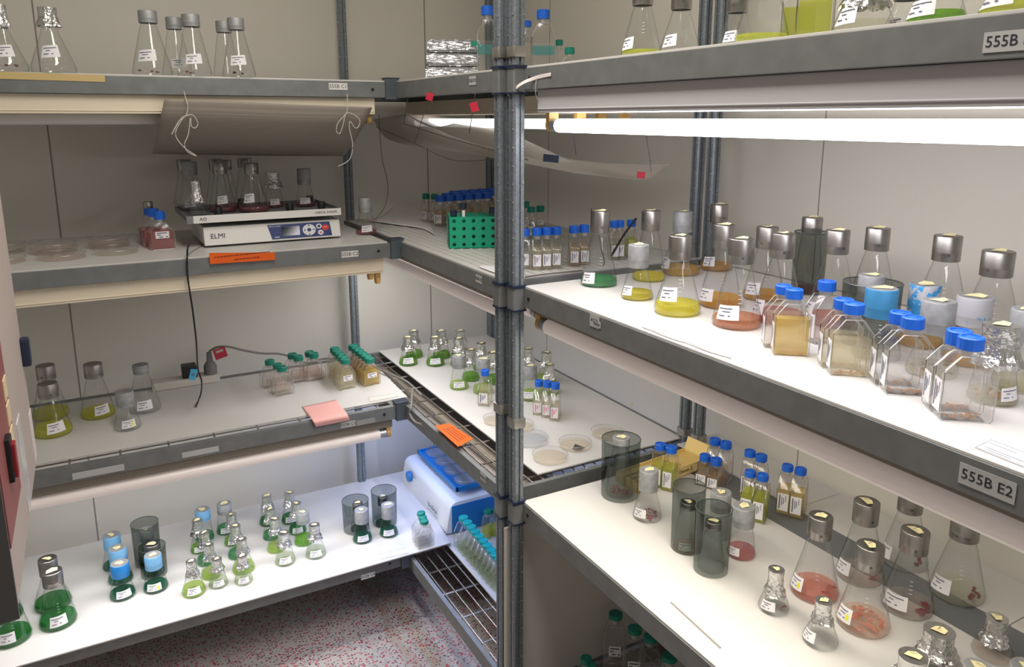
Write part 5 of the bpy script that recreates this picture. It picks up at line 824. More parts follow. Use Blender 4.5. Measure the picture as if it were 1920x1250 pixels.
('B', 'fifth of the teal-capped bottles counted from the blue shaker', 0.9766, 1.9839, 0.212, 0.0578, 0.0289, 0.1018, 0.0143, 0.012, 12, 't', 'pgreen', 0.2, 'small', 'teal-capped bottles in a close row on the lowest corner shelf', {'lab': None, 'seed': 4}),
('B', 'sixth of the teal-capped bottles counted from the blue shaker', 0.9762, 1.9552, 0.212, 0.0572, 0.0286, 0.1007, 0.0142, 0.012, 12, 't', 'pgreen', 0.2, 'small', 'teal-capped bottles in a close row on the lowest corner shelf', {'lab': None, 'seed': 5}),
('B', 'seventh of the teal-capped bottles counted from the blue shaker', 0.9757, 1.927, 0.212, 0.0566, 0.0283, 0.0996, 0.014, 0.012, 12, 't', 'pgreen', 0.2, 'small', 'teal-capped bottles in a close row on the lowest corner shelf', {'lab': None, 'seed': 6}),
('B', 'eighth of the teal-capped bottles counted from the blue shaker', 0.9753, 1.8994, 0.212, 0.056, 0.0281, 0.0986, 0.0139, 0.012, 12, 't', 'pgreen', 0.2, 'small', 'teal-capped bottles in a close row on the lowest corner shelf', {'lab': None, 'seed': 7}),
('B', 'ninth of the teal-capped bottles counted from the blue shaker', 0.9749, 1.8723, 0.212, 0.0555, 0.0278, 0.0976, 0.0138, 0.012, 12, 't', 'pgreen', 0.2, 'small', 'teal-capped bottles in a close row on the lowest corner shelf', {'lab': None, 'seed': 8}),
('B', 'tenth of the teal-capped bottles counted from the blue shaker', 0.9744, 1.8457, 0.212, 0.055, 0.0275, 0.0966, 0.0136, 0.012, 12, 't', 'pgreen', 0.2, 'small', 'teal-capped bottles in a close row on the lowest corner shelf', {'lab': None, 'seed': 9}),
('B', 'left green-capped bottle close to the blue shaker front', 1.0776, 2.1238, 0.212, 0.0472, 0.0273, 0.0955, 0.0135, 0.012, 40, 'g', 'blimey', 0.4, 'small', 'green-capped bottles behind the teal row', {'lab': None, 'seed': 0}),
('B', 'right green-capped bottle close to the blue shaker front', 1.1078, 2.1227, 0.212, 0.0474, 0.0274, 0.092, 0.0136, 0.012, 40, 'g', 'blimey', 0.4, 'small', 'green-capped bottles behind the teal row', {'lab': None, 'seed': 1}),
('B', 'green-capped bottle of brown liquid just right of the double post foot', 1.1527, 1.9991, 0.212, 0.0459, 0.0265, 0.1043, 0.0131, 0.012, 40, 'g', 'tan', 0.4, 'small', 'green-capped bottles behind the teal row', {'lab': None, 'seed': 2}),
('B', 'farthest green-capped bottle peeking over the white end panel', 1.0969, 1.8918, 0.212, 0.0505, 0.0303, 0.1059, 0.015, 0.0135, 40, 'g', 'clear', 0.4, 'small', 'green-capped bottles behind the white end panel', {'seed': 0}),
('B', 'middle green-capped bottle peeking over the white end panel', 1.0971, 1.8424, 0.212, 0.0496, 0.0298, 0.1077, 0.0148, 0.0131, 40, 'g', 'clear', 0.4, 'small', 'green-capped bottles behind the white end panel', {'seed': 1}),
('B', 'nearest green-capped bottle peeking over the white end panel', 1.1044, 1.8064, 0.212, 0.0491, 0.0295, 0.1046, 0.0146, 0.0127, 40, 'g', 'clear', 0.4, 'small', 'green-capped bottles behind the white end panel', {'seed': 2}),
('B', 'farthest tall bottle in the dark lowest shelf, white label', 1.0716, 1.3962, 0.207, 0.0553, 0.0343, 0.1619, 0.017, 0.0129, -35, 'g', 'clear', 0.5, 'tall', 'green-capped bottles on the lowest right shelf', {'lab': 'front', 'seed': 0}),
('B', 'second tall bottle in the dark lowest shelf', 1.0811, 1.3299, 0.207, 0.0538, 0.0347, 0.1588, 0.0172, 0.012, -35, 'g', 'clear', 0.5, 'tall', 'green-capped bottles on the lowest right shelf', {'lab': 'front', 'seed': 1}),
('B', 'third tall bottle in the dark lowest shelf', 1.0967, 1.2877, 0.207, 0.053, 0.0342, 0.1581, 0.0169, 0.012, -35, 'g', 'clear', 0.5, 'tall', 'green-capped bottles on the lowest right shelf', {'lab': 'front', 'seed': 2}),
('B', 'fourth tall bottle, at the bottom edge of the view', 1.0917, 1.2109, 0.207, 0.0511, 0.0342, 0.1579, 0.0169, 0.012, -35, 'g', 'clear', 0.5, 'tall', 'green-capped bottles on the lowest right shelf', {'lab': 'front', 'seed': 3}),
('B', 'low green cap beside the white end panel', 0.9396, 1.3342, 0.207, 0.0521, 0.0312, 0.1249, 0.0135, 0.0141, -35, 'g', 'clear', 0.5, 'tall', 'green-capped bottles on the lowest right shelf', {'lab': None, 'seed': 4}),
('B', 'lowest green cap at the bottom edge left of the tall bottles', 0.9314, 1.3016, 0.207, 0.0512, 0.0307, 0.1315, 0.0113, 0.0167, -35, 'g', 'clear', 0.5, 'tall', 'green-capped bottles on the lowest right shelf', {'lab': None, 'seed': 5}),
('B', 'green cap just visible under the beam at the bottom edge', 1.1952, 1.0546, 0.207, 0.0488, 0.0313, 0.1935, 0.0155, 0.012, -35, 'g', 'clear', 0.5, 'tall', 'green-capped bottles on the lowest right shelf', {'lab': None, 'seed': 6}),
]
for it in ITEMS:
    if it[0] == 'F':
        _, lb, x, y, z, R, H, rc, hc, cov, liq, lh, lab, g, o = it
        flask(lb, x, y, z, R, H, rc, hc, cov, liq, lh, lab, g, **o)
    elif it[0] == 'B':
        _, lb, x, y, z, W, Tk, H, rc, hc, rz, cap, liq, lf, shp, g, o = it
        bottle(lb, x, y, z, W, Tk, H, rc, hc, math.radians(rz), cap, liq, lf, shp, g, **o)
    elif it[0] == 'P':
        _, lb, x, y, z, R, h, g, o = it
        petri(lb, x, y, z, R, h, g, **o)
    else:
        _, lb, x, y, z, R, H, g = it
        shade(lb, x, y, z, R, H, g)

# ---------------------------------------------------------------- flat orbital shaker on the second shelf
t = thing('orbital_shaker', 'white flat orbital shaker lettered ELMI carrying a tray of flasks', 'lab shaker', (.470, 2.43, L2))
sh_w = plain('shaker_white','#e4e3e0',.4); sh_d = plain('shaker_grey','#84878c',.45,.2)
m = M()     # body: sloping front panel; local origin mid front
xw = .195; prof = [(-.145,.006),(-.135,.058),(.150,.062),(.150,.006)]
vs = [(s*xw,p,q) for s in (-1,1) for p,q in prof]
m.add(vs, [(0,1,2,3),(7,6,5,4),(0,4,5,1),(1,5,6,2),(2,6,7,3),(3,7,4,0)]); m.build('body', sh_w, t, 0, bev=.003)
M().box((-.17,-.12,.0),(-.13,-.08,.008)).box((.13,-.12,0),(.17,-.08,.008)).box((-.17,.09,0),(-.13,.13,.008)).box((.13,.09,0),(.17,.13,.008)).build('rubber_foot', BLACK(), t, 0)
M().box((-.10,-.06,.060),(.10,.10,.0785)).build('drive_plate', BLACK(), t, 0)
m = M(); m.box((-.236,-.150,.0785),(.196,.140,.083)); m.box((-.236,-.1515,.072),(.196,-.1475,.093)); m.box((-.236,.1365,.0785),(.196,.140,.093)); m.box((-.2375,-.15,.0785),(-.235,.14,.093)); m.box((.195,-.15,.0785),(.1975,.14,.093))
pl = m.build('platform', [sh_d], t, 0)
M().box((-.220,-.1530,.0722),(.196,-.1513,.0932)).build('front_strip', sh_w, pl, 0)
mm = T(0,-.1532,.083) @ R3('X',90)
m = M(); m.text('ORBITAL SHAKER', .0085, mm @ T(.150,0,.0002), 0); m.text('A', .013, mm @ T(-.200,0,.0002), 0)
m.lathe([(.0032,0),(.0045,0),(.0045,.0004),(.0032,.0004)], 16, 0, mm @ T(-.190,0,0)); m.build('strip_lettering', plain('black_print','#1d1f26',.5), pl, 0)
for (px,py) in ((-.150,-.125),(-.045,.10),(.035,-.100),(.062,-.105),(.150,-.095),(.165,.09))[0:1]+((-.045,.105),(.055,-.105),(.152,-.098),(.165,.09)):
    M().lathe([(.0115,.083),(.0115,.108),(.0105,.1105),(.0003,.1105)], 18, 0, T(px,py,0)).build('clamp_knob', BLACK(), pl, 40)
# front panel artwork follows the slope of the front face
slope = math.degrees(math.atan2(.010,.052)); fp = T(0,-.1402,.032) @ R3('X',90-slope)
m = M(); o_ = [(-.020,.021),(-.009,-.021),(.168,-.021),(.163,.021)]
m.add([(a,b,.0012) for a,b in o_]+[(a,b,-.001) for a,b in o_], [(0,1,2,3),(7,6,5,4),(0,4,5,1),(1,5,6,2),(2,6,7,3),(3,7,4,0)], 0, fp)
m.build('control_panel', plain('panel_blue','#22366f',.35), t, 0)
m = M(); m.box((.020,-.0135,.0012),(.072,.0135,.0022),0,fp); m.build('display_window', plain('display_black','#141922',.08), t, 0)
m = M(); disc = lambda cx,cy,rx,ry,z_,mi: m.add([(cx+rx*math.cos(2*PI*k/24),cy+ry*math.sin(2*PI*k/24),z_) for k in range(24)], [tuple(range(24))], mi, fp)
bmats = [plain('button_white','#dfe0e6',.4), plain('button_red','#d23a35',.4), plain('button_navy','#1c2c60',.4)]
disc(.100,0,.0195,.0165,.0020,0); disc(.100,0,.006,.005,.0026,2)
for k in range(4): m.add([(.0115,-.003,.0026),(.0165,0,.0026),(.0115,.003,.0026)], [(0,1,2)], 2, fp @ T(.100,0,0) @ R3('Z',90*k))
m.build('arrow_pad', bmats, t, 0)
m = M(); disc(.130,.009,.0085,.0075,.0020,0); disc(.130,.009,.0045,.004,.0024,2); m.build('panel_button', bmats, t, 0)
m = M(); disc(.134,-.010,.0085,.0075,.0020,0); disc(.134,-.010,.0045,.0018,.0024,1); m.build('panel_button', bmats, t, 0)
m = M(); disc(.149,.004,.011,.0085,.0022,1); m.text('START', .0040, fp @ T(.149,.0055,.0026), 0); m.build('panel_button', bmats, t, 0)
m = M(); m.text('ORBITAL SHAKER', .0045, fp @ T(0,.016,.0016), 0); m.box((-.002,-.0165,.0013),(.012,-.0145,.0017),0,fp); m.build('panel_lettering', bmats, t, 0)
M().text('ELMI', .0200, fp @ T(-.158,-.001,.0006), 0).build('brand_lettering', plain('dark_navy_print','#1b2748',.4), t, 0)

# ---------------------------------------------------------------- blue and white rocking shaker on the lowest corner shelf
t = thing('rocking_shaker', 'white and blue bench shaker with round blue knob, lowest corner shelf', 'lab shaker', (.952, 2.19, .2125))
bw = plain('shaker_shell_white','#e3e6ea',.35); bb = plain('shaker_blue','#0f77c0',.35)
Wd, Dp, Hh = .36, .425, .115
prof = []      # x,z outline of the shell, rounded top left edge
for k in range(7):
    a = PI-k*PI/2/6; prof.append((.045+.030*math.cos(a), Hh-.03+.030*math.sin(a)))
ol = [(.000,.004)]+prof+[(Wd,Hh),(Wd,.004)]
mt = Matrix(((1,0,0,0),(0,0,1,0),(0,1,0,0),(0,0,0,1)))
m = M(); m.prism(ol, .0, Dp, 0, mt); m.build('shell', bw, t, 30, bev=.004)
ol2 = [(x+.012 if x < .2 else x, z_-.010 if z_ > .1 else z_) for x,z_ in ol]
M().prism([(max(.022,x),min(z_,Hh-.012)) for x,z_ in ol], -.0025, .001, 0, mt).build('end_panel', bb, t, 30, bev=.001)
M().lathe([(.0200,0),(.0200,.009),(.018,.012),(.0003,.0125)], 28, 0, T(.008,.345,.070) @ R3('Y',-90)).build('round_knob', bb, t, 40)
sl = math.degrees(math.atan2(.015, .12))
fpm = T(.0105,.10,.066) @ R3('Y',-(90-0)) @ R3('Z',-90)
fpm = T(-.0006,.115,.050) @ R3('Z',-90) @ R3('X',90)
m = M(); m.text('biolice', .030, fpm @ T(0,0,.0006), 0); m.box((-.045,-.0195,.0003),(.045,-.0180,.0008),0,fpm)
m.box((-.225,.0430,.0003),(-.155,.0442,.0008),0,fpm)
m.build('brand_lettering', plain('dark_navy_print','#1b2748',.4), t, 0)
m = M(); m.box((.060,.035,Hh+.020),(.345,.385,Hh+.026)); 
for a,b in (((.055,.030),(.349,.038)),((.055,.380),(.349,.388)),((.055,.030),(.062,.388)),((.342,.030),(.349,.388))): m.box((a[0],a[1],Hh+.018),(b[0],b[1],Hh+.034))
m.build('blue_tray', bb, t, 0, bev=.001)
M().lathe([(.02,Hh-.002),(.02,Hh+.021)], 20, 0, T(.20,.20,0), True, True).build('tray_spindle', plain('grey_plastic','#8d9096',.5), t)
k = 0
for (px,py,dz,lb) in ((.115,.085,0,'nearest left dish'),(.115,.170,0,'second left dish, speckled with colonies'),(.115,.255,0,'third left dish'),(.115,.338,0,'farthest left dish'),(.205,.090,0,'nearest middle dish'),(.205,.180,0,'second middle dish'),(.205,.275,0,'third middle dish'),(.297,.100,0,'nearest right dish'),(.297,.20,0,'second right dish'),(.297,.30,0,'third right dish')):
    petri(lb+' on the blue shaker tray', .952+px, 2.19+py, .2125+Hh+.0262+dz, .0415, .014, 'petri dishes on the blue shaker tray', agar='agarpale', marks=2 if k in (1,0) else 1, seed=20+k); k += 1
m = M(); m.add([(1.0385, 2.5827, 0.4136),(1.0272, 2.3764, 0.4996),(1.0031, 2.1065, 0.5353),(0.9343, 1.8052, 0.5810),(0.8877, 1.7799, 0.6114),(0.9380, 2.0883, 0.5532)], [(0,1,2,5),(5,2,3,4)])
o = m.build('plastic_sheet', plain('white_film','#e6e8f2',.5), None); tag(o, 'white plastic sheet hanging above the petri dishes of the blue shaker', 'sheet')
sol = o.modifiers.new('thickness','SOLIDIFY'); sol.thickness = .0008

# ---------------------------------------------------------------- green tube rack with capped tubes
gx, gy = (0.8714, 1.9414, 1.2445)[0], (0.8714, 1.9414, 1.2445)[1]
qx, qy = (0.9999, 1.8913, 1.2445)[0], (0.9999, 1.8913, 1.2445)[1]
ang = math.atan2(qy-gy, qx-gx); Lr = .190; Dr = .10; Hr = .088
t = thing('tube_rack', 'bright green perforated plastic tube rack on the second corner shelf', 'tube rack', (gx, gy, 1.2446), ang)
grn = plain('rack_green','#0fa07c',.4)
def panel(o, w_, h_, nx, nz, r, plane):
    """sheet with real round holes: bridged grid cells"""
    m = M(); cw_, ch_ = w_/nx, h_/nz; th = .002
    for i in range(nx):
        for j in range(nz):
            cx_, cz_ = (i+.5)*cw_, (j+.5)*ch_; N_ = 16; vs = []; 
            for d in (0, th):
                for k in range(N_):
                    a = 2*PI*k/N_+PI/4; ca, sa = math.cos(a), math.sin(a); q = max(abs(ca),abs(sa))
                    vs.append((cx_+ca/q*cw_/2, d, cz_+sa/q*ch_/2))
                for k in range(N_):
                    a = 2*PI*k/N_+PI/4; vs.append((cx_+r*math.cos(a), d, cz_+r*math.sin(a)))
            fs = []
            for k in range(N_):
                l = (k+1)%N_
                fs += [(k,l,N_+l,N_+k), (2*N_+k,3*N_+k,3*N_+l,2*N_+l), (N_+k,N_+l,3*N_+l,3*N_+k)]
            m.add(vs, fs, 0, plane)
    return m.build(o, grn, t, 40)
panel('front_panel', Lr, Hr, 7, 4, .0052, Matrix.Identity(4)); panel('back_panel', Lr, Hr, 7, 4, .0052, T(0,Dr-.002,0))
panel('end_panel', Dr, Hr, 1, 4, .006, R3('Z',90) @ Matrix.Identity(4)); panel('end_panel', Dr, Hr, 1, 4, .006, T(Lr,0,0) @ R3('Z',90))
flat = Matrix(((1,0,0,0),(0,0,1,0),(0,1,0,0),(0,0,0,1)))
panel('top_panel', Lr, Dr, 7, 3, .0095, T(0,0,Hr-.002) @ flat); M().box((0,0,0),(Lr,Dr,.002)).build('base_panel', grn, t, 0)
cs, sn = math.cos(ang), math.sin(ang)
for i, (c_, r_, cap, hh, lb) in enumerate(((0,0,'n',.103,'black-capped tube at the left end of the green rack'),(1,0,'n',.122,'tallest left black-capped tube with white print in the green rack'),(4,0,'n',.108,'short black-capped tube right of the middle of the green rack'),(5,0,'n',.124,'tall black-capped tube near the right end of the green rack'),(6,0,'g',.104,'green-capped tube at the right end of the green rack'))):
    lx, ly = (c_+.5)*Lr/7, (r_+.5)*Dr/3
    s_ = thing('sample_tube', lb, 'tube', (gx+lx*cs-ly*sn, gy+lx*sn+ly*cs, 1.2471), ang, 'tubes in the green rack')
    M().lathe([(.0004,.0),(.004,.001),(.0078,.006),(.0082,.012),(.0082,hh-.006)], 18).build('glass_wall', GLASS(), s_, 60)
    M().lathe([(.0004,.002),(.0070,.007),(.0074,.05),(.0004,.05)], 16).build('liquid', LQ['straw'], s_, 60)
    M().lathe([(.0088,hh-.016),(.0094,hh-.015),(.0094,hh),(.008,hh+.001),(.0004,hh+.001)], 20).build('screw_cap', NAVY() if cap == 'n' else GCAP(), s_, 30)
    if i in (1,3): M().box((-.004,-.0089,hh-.040),(.004,-.0083,hh-.019)).build('white_print', PAPER(), s_, 0)

# ---------------------------------------------------------------- foil packets on the top corner shelf
for i, lb in enumerate(('bottom foil packet of the stack of three on the top corner shelf','middle foil packet of the stack of three','top foil packet of the stack of three, with green tape')):
    rnd = random.Random(40+i); w_, d_, h_ = .150, .12, .036; nx, nz = 16, 5
    m = M(); bmn = []
    bm = bmesh.new(); bmesh.ops.create_cube(bm, size=1); bmesh.ops.scale(bm, vec=(w_,d_,h_*.94), verts=bm.verts)
    bmesh.ops.bevel(bm, geom=list(bm.edges), offset=.006, segments=2, affect='EDGES')
    bmesh.ops.subdivide_edges(bm, edges=[e for e in bm.edges if e.calc_length() > .02], cuts=10, use_grid_fill=True)
    for v in bm.verts:
        n_ = v.co.normalized(); q = rnd.uniform(-.0011,.0003); v.co += Vector((n_.x*q, n_.y*q, 0)); v.co.z += rnd.uniform(-.0007,.0007)*(1 if abs(v.co.z) < h_*.46 else .3)
    me = bpy.data.meshes.new('foil_packet'); bm.to_mesh(me); bm.free(); me.materials.append(plain('packet_foil','#c2c3c6',.25,1.0,0,1,1.0,38))
    o = bpy.data.objects.new('foil_packet', me); COL.objects.link(o); o.location = (.947+i*.002, 2.075-i*.003, L1+h_/2+i*(h_+.0006)); o.rotation_euler = (0,0,math.radians(-22))
    tag(o, lb, 'foil packet', 'foil packets on the top corner shelf')
    if i == 2: M().box((.046,-.0612,.000),(.066,-.0602,.013)).build('green_tape', plain('green_tape','#0e8a72',.5), o, 0)

# ---------------------------------------------------------------- yellow kit box between corner shelf and third right shelf
bx0 = (1.0692, 1.3247, 0.7320); bx1 = (1.3105, 1.3509, 0.7320)
ang = math.atan2(bx1[1]-bx0[1], bx1[0]-bx0[0]); Lb = math.hypot(bx1[1]-bx0[1], bx1[0]-bx0[0])
t = thing('kit_box', 'open yellow cardboard kit box with handwriting, behind the blue-capped bottles', 'box', (bx0[0],bx0[1],.7325), ang)
ky = plain('kit_yellow','#ead08c',.6); kd = plain('kit_yellow_insert','#dcbd74',.6)
m = M(); wb = .075; hb = .026
m.box((0,0,0),(Lb,wb,.002)); m.box((0,0,0),(Lb,.002,hb)); m.box((0,wb-.002,0),(Lb,wb,hb)); m.box((0,0,0),(.002,wb,hb)); m.box((Lb-.002,0,0),(Lb,wb,hb)); m.build('tray', ky, t, 0)
m = M(); m.box((.003,.003,.002),(Lb-.003,wb-.003,.020)); 
for i in range(5):
    for j in range(3): m.lathe([(.004,.0203),(.0003,.0203)], 10, 1, T(.012+i*.010,.014+j*.018,0))
for k in range(4): m.box((Lb*.55+k*.010,.020,.020),(Lb*.55+.004+k*.010,.052,.0235),0)
m.build('insert', [kd, plain('insert_hole','#4d3f22',.7)], t, 0)
m = M(); m.box((0,0,0),(.003,wb,.034),0,T(Lb-.002,0,hb-.002) @ R3('Y',20)); m.build('lid_flap', ky, t, 0)
M().text('Demin 2', .0135, T(Lb*.68,-.0004,hb*.5) @ R3('X',90), 0).build('handwriting', plain('marker_black','#1c1b1a',.6), t, 0)

# ---------------------------------------------------------------- appliance at the left edge
AX = -.12
t = thing('bench_appliance', 'tall beige appliance at the left edge with maroon panel and red rocker switch', 'appliance', (0,0,0))
fc = (-0.1200, 1.4609, 1.0318); y1 = fc[1]; zb = fc[2]; y2 = (-0.1200, 0.9827, 1.0509)[1]
bg = plain('appliance_beige','#b9aba4',.5); 
M().box((AX-.42,y2,zb),(AX,y1,2.12)).build('cabinet_body', bg, t, 0, bev=.006)
def onside(name, a, b, mat, th=.003, ch=.002):   # rectangle on the side plane from (y,z) a to b
    return M().box((AX-.001,min(a[1],b[1]),min(a[2],b[2])),(AX+th,max(a[1],b[1]),max(a[2],b[2]))).build(name, mat, t, 0, bev=min(ch,th*.3))
M().box((AX-.40,y2+.02,0),(AX-.36,y2+.06,zb)).box((AX-.40,y1-.06,0),(AX-.36,y1-.02,zb)).build('cabinet_leg', bg, t, 0)
a = (-0.1200, 1.1016, 1.5340); b_ = (-0.1200, 1.0251, 1.1060)
onside('maroon_panel', (0,y2+.004,(-0.1200, 1.0118, 1.1128)[2]), (0,(-0.1200, 1.1623, 1.1535)[1],2.0), plain('maroon_panel','#8c4a48',.45), .002)
rk = (-0.1200, 1.0667, 1.1910)
onside('rocker_switch', (0,rk[1]-.014,rk[2]-.026), (0,rk[1]+.012,rk[2]+.030), BLACK(), .008)
onside('switch_paddle', (0,rk[1]-.009,rk[2]-.022), (0,rk[1]+.007,rk[2]+.022), plain('switch_red','#8f1622',.35), .012)
for k in range(3):
    p_ = (-0.1200, 1.1405, 1.2693); onside('panel_button', (0,p_[1]-.02,p_[2]-.022-.034*k), (0,p_[1]+.012,p_[2]+.006-.034*k), plain('button_cream','#d8c6a0',.5), .0035)
hd = (-0.1200, 1.4407, 1.2272)
m = M(); m.box((AX-.002,hd[1]-.010,hd[2]-.024),(AX+.013,hd[1]+.010,hd[2]+.024)); m.build('door_catch', NAVY(), t, 0, bev=.005)
sv = (-0.1200, 1.2516, 1.1254)
onside('clear_pocket', (0,sv[1]-.030,sv[2]-.080), (0,sv[1]+.020,sv[2]+.055), plain('pocket_film','#cfcfd2',.25,0,.15,40), .0015)
onside('paper_notice', (0,y1-.045,zb+.012), (0,y1-.008,zb+.095), plain('notice_pink','#dccfd2',.6), .0012)
M().box((AX-.42,y2-.006,zb-.004),(AX+.001,y2,2.12)).build('grey_end_panel', plain('appliance_grey','#4c4b4d',.5), t, 0)

# ---------------------------------------------------------------- end panel and green item on the lowest right shelf
o = M().box((.783,1.4535,.206),(1.375,1.4605,.655)).build('end_panel_board', plain('panel_offwhite','#cfccc6',.5,0,.05,8), None, 0)
o.location = (0,0,0); tag(o, 'off-white vertical panel standing between the lowest corner shelf and lowest right shelf', 'panel')
o = M().box((1.25,1.20,.2075),(1.30,1.25,.235)).build('green_box', plain('box_green','#0b7a3a',.5), None, 0, bev=.002)
tag(o, 'small dark green box behind the tall bottles on the lowest right shelf', 'box')
o = M().box((.95,1.10,.2035),(1.30,1.35,.2065)).build('shelf_liner', plain('liner_white','#c9c9c4',.5), None, 0); tag(o, 'white liner sheet under the tall bottles of the lowest right shelf', 'liner')

# ---------------------------------------------------------------- cables, strings, papers
def curve_pts(ps, n=10):
    ps = [Vector(p) for p in ps]; out = []
    for i in range(len(ps)-1):
        p0 = ps[max(i-1,0)]; p1 = ps[i]; p2 = ps[i+1]; p3 = ps[min(i+2,len(ps)-1)]
        for k in range(n):
            t_ = k/n; out.append(.5*((2*p1)+(-p0+p2)*t_+(2*p0-5*p1+4*p2-p3)*t_*t_+(-p0+3*p1-3*p2+p3)*t_**3))
    out.append(ps[-1]); return out
def cable(name, label, cat, ps, r, mat, group=None):
    o = M().tube(curve_pts(ps), r, 8).build(name, mat, None, 60); return tag(o, label, cat, group)
cable('power_cable', 'thin black cable hanging from the orbital shaker down to the shelf below', 'cable',
  [(0.2757, 2.3373, 1.2470), (0.2377, 2.2200, 1.2681), (0.2172, 2.1420, 1.2736), (0.2122, 2.1385, 1.2492), (0.2089, 2.1385, 1.1928), (0.2137, 2.1400, 1.1055), (0.2219, 2.2000, 1.0007), (0.2329, 2.3300, 0.8843), (0.2429, 2.3600, 0.8323), (0.2523, 2.5158, 0.7380), (0.2261, 2.4195, 0.7360)], .0024, BLACK())
t = thing('plug_strip', 'white batten with a black adapter and grey plug at the back of the third shelf', 'power strip', (0,0,0))
pa = (0.1213, 2.6400, 0.7649); pb = (0.3297, 2.6400, 0.7710)
M().box((pa[0],2.635,.733),(pb[0],2.69,.758)).build('batten', plain('batten_white','#d6d2cc',.5), t, 0, bev=.002)
pc = (0.2376, 2.6550, 0.7890)
M().box((pc[0]-.022,2.642,.758),(pc[0]+.024,2.684,.800)).build('black_adapter', BLACK(), t, 0, bev=.004)
pg = (0.3049, 2.6600, 0.7861)
m = M(); m.lathe([(.021,.758),(.021,.785),(.016,.795),(.010,.802),(.008,.832),(.0004,.833)], 18, 0, T(pg[0],2.662,0)); m.build('grey_plug', plain('plug_grey','#77777a',.5), t, 40)
cable('mains_cable', 'grey mains cable running from the plug behind the pen-marked bottles', 'cable',
  [(pg[0],2.662,.834), (0.3158, 2.6600, 0.8407), (0.3354, 2.6500, 0.8498), (0.3678, 2.6400, 0.8477), (0.4098, 2.6400, 0.8303), (0.4718, 2.6500, 0.8069), (0.5455, 2.6600, 0.7892), (0.6309, 2.6750, 0.7401), (.70,2.685,.742), (.790,2.60,.745), (0.8456, 2.4050, 0.7450), (0.8677, 2.2870, 0.7450), (.862,2.16,.742), (0.8600, 2.2202, 0.7470), (0.7940, 2.0715, 0.7512), (0.7850, 2.0633, 0.7301), (0.7850, 2.0255, 0.7181), (0.7900, 1.9834, 0.7222)], .0038, plain('cable_grey','#7d7a76',.5))
o = M().box((-.020,-.0006,-.018),(.020,.0006,.018)).build('cable_tag', [plain('tag_red','#b3273c',.5)], None, 0); o.location = (0.3375, 2.6400, 0.8298); o.rotation_euler = (0,math.radians(-14),0); tag(o, 'dark red tag wrapped on the grey mains cable', 'tag')
M().box((-.012,-.0011,.004),(.012,-.0007,.012)).build('tag_window', plain('tag_print','#b9a99c',.6), o, 0)
o = M().box((-.010,-.0006,-.016),(.010,.0006,.016)).build('cable_tag', [plain('tag_blue','#3f9dc4',.5)], None, 0); o.location = (0.2156, 2.3000, 0.8765); o.rotation_euler = (0,math.radians(18),.3); tag(o, 'light blue tag hanging on the black cable', 'tag')
M().lathe([(.003,0),(.0045,0),(.0045,.0005),(.003,.0005)], 14, 0, T(0,-.0007,0) @ R3('X',90)).build('tag_mark', INK(), o)
def sheet(name, label, cat, grid, mat, th=.0006, group=None, sub=2):
    def cr(ps, n=6): return [tuple(v) for v in curve_pts(ps, n)]
    rows_ = [cr(r_) for r_ in grid]; cols_ = [cr([r_[i] for r_ in rows_]) for i in range(len(rows_[0]))]
    grid = [[c_[j] for c_ in cols_] for j in range(len(cols_[0]))]
    ny, nx = len(grid), len(grid[0]); m = M(); m.add([p for r_ in grid for p in r_], [(j*nx+i,j*nx+i+1,(j+1)*nx+i+1,(j+1)*nx+i) for j in range(ny-1) for i in range(nx-1)])
    o = m.build(name, mat, None, 80)
    s2 = o.modifiers.new('thickness','SOLIDIFY'); s2.thickness = th; return tag(o, label, cat, group)
perf, nt, out = new_mat('perforated_sheet'); L = nt.links
b = N(nt,'ShaderNodeBsdfPrincipled'); b.inputs['Base Color'].default_value = (*hexc('#8d857c'),1); b.inputs['Roughness'].default_value = .6; L.new(b.outputs[0], out.inputs[0])
tc = N(nt,'ShaderNodeTexCoord'); mp = N(nt,'ShaderNodeMapping'); mp.inputs['Rotation'].default_value = (0,.785,0); L.new(tc.outputs['Object'], mp.inputs[0])
vo = N(nt,'ShaderNodeTexVoronoi'); vo.inputs['Scale'].default_value = 260; vo.inputs['Randomness'].default_value = 0; L.new(mp.outputs[0], vo.inputs['Vector'])
cr_ = N(nt,'ShaderNodeMapRange'); cr_.inputs['From Min'].default_value = .30; cr_.inputs['From Max'].default_value = .36; L.new(vo.outputs['Distance'], cr_.inputs[0])
mxp = N(nt,'ShaderNodeMix', data_type='RGBA'); mxp.inputs[6].default_value = (*hexc('#6f6860'),1); mxp.inputs[7].default_value = (*hexc('#968e85'),1); L.new(cr_.outputs[0], mxp.inputs[0]); L.new(mxp.outputs[2], b.inputs['Base Color'])
sheet('perforated_sheet', 'large grey perforated sheet tied under the top shelf by white strings', 'sheet',
 [[(0.1908, 2.1280, 1.6465),(0.3440, 2.1280, 1.6429),(0.5206, 2.1280, 1.6363),(0.7255, 2.1280, 1.6307)],[(0.1786, 2.1500, 1.5961),(0.3438, 2.1500, 1.5918),(0.5230, 2.1500, 1.5858),(0.7091, 2.1500, 1.5852)],[(0.1714, 2.2400, 1.5455),(0.3542, 2.2400, 1.5374),(0.5418, 2.2400, 1.5317),(0.7041, 2.2400, 1.5324)],[(0.1735, 2.4200, 1.5027),(0.3800, 2.4200, 1.4951),(0.5831, 2.4200, 1.4874),(0.7258, 2.4200, 1.4842)]], perf)
strm = plain('white_string','#c9c5bd',.8); brn = plain('brown_string','#6f5f52',.8)
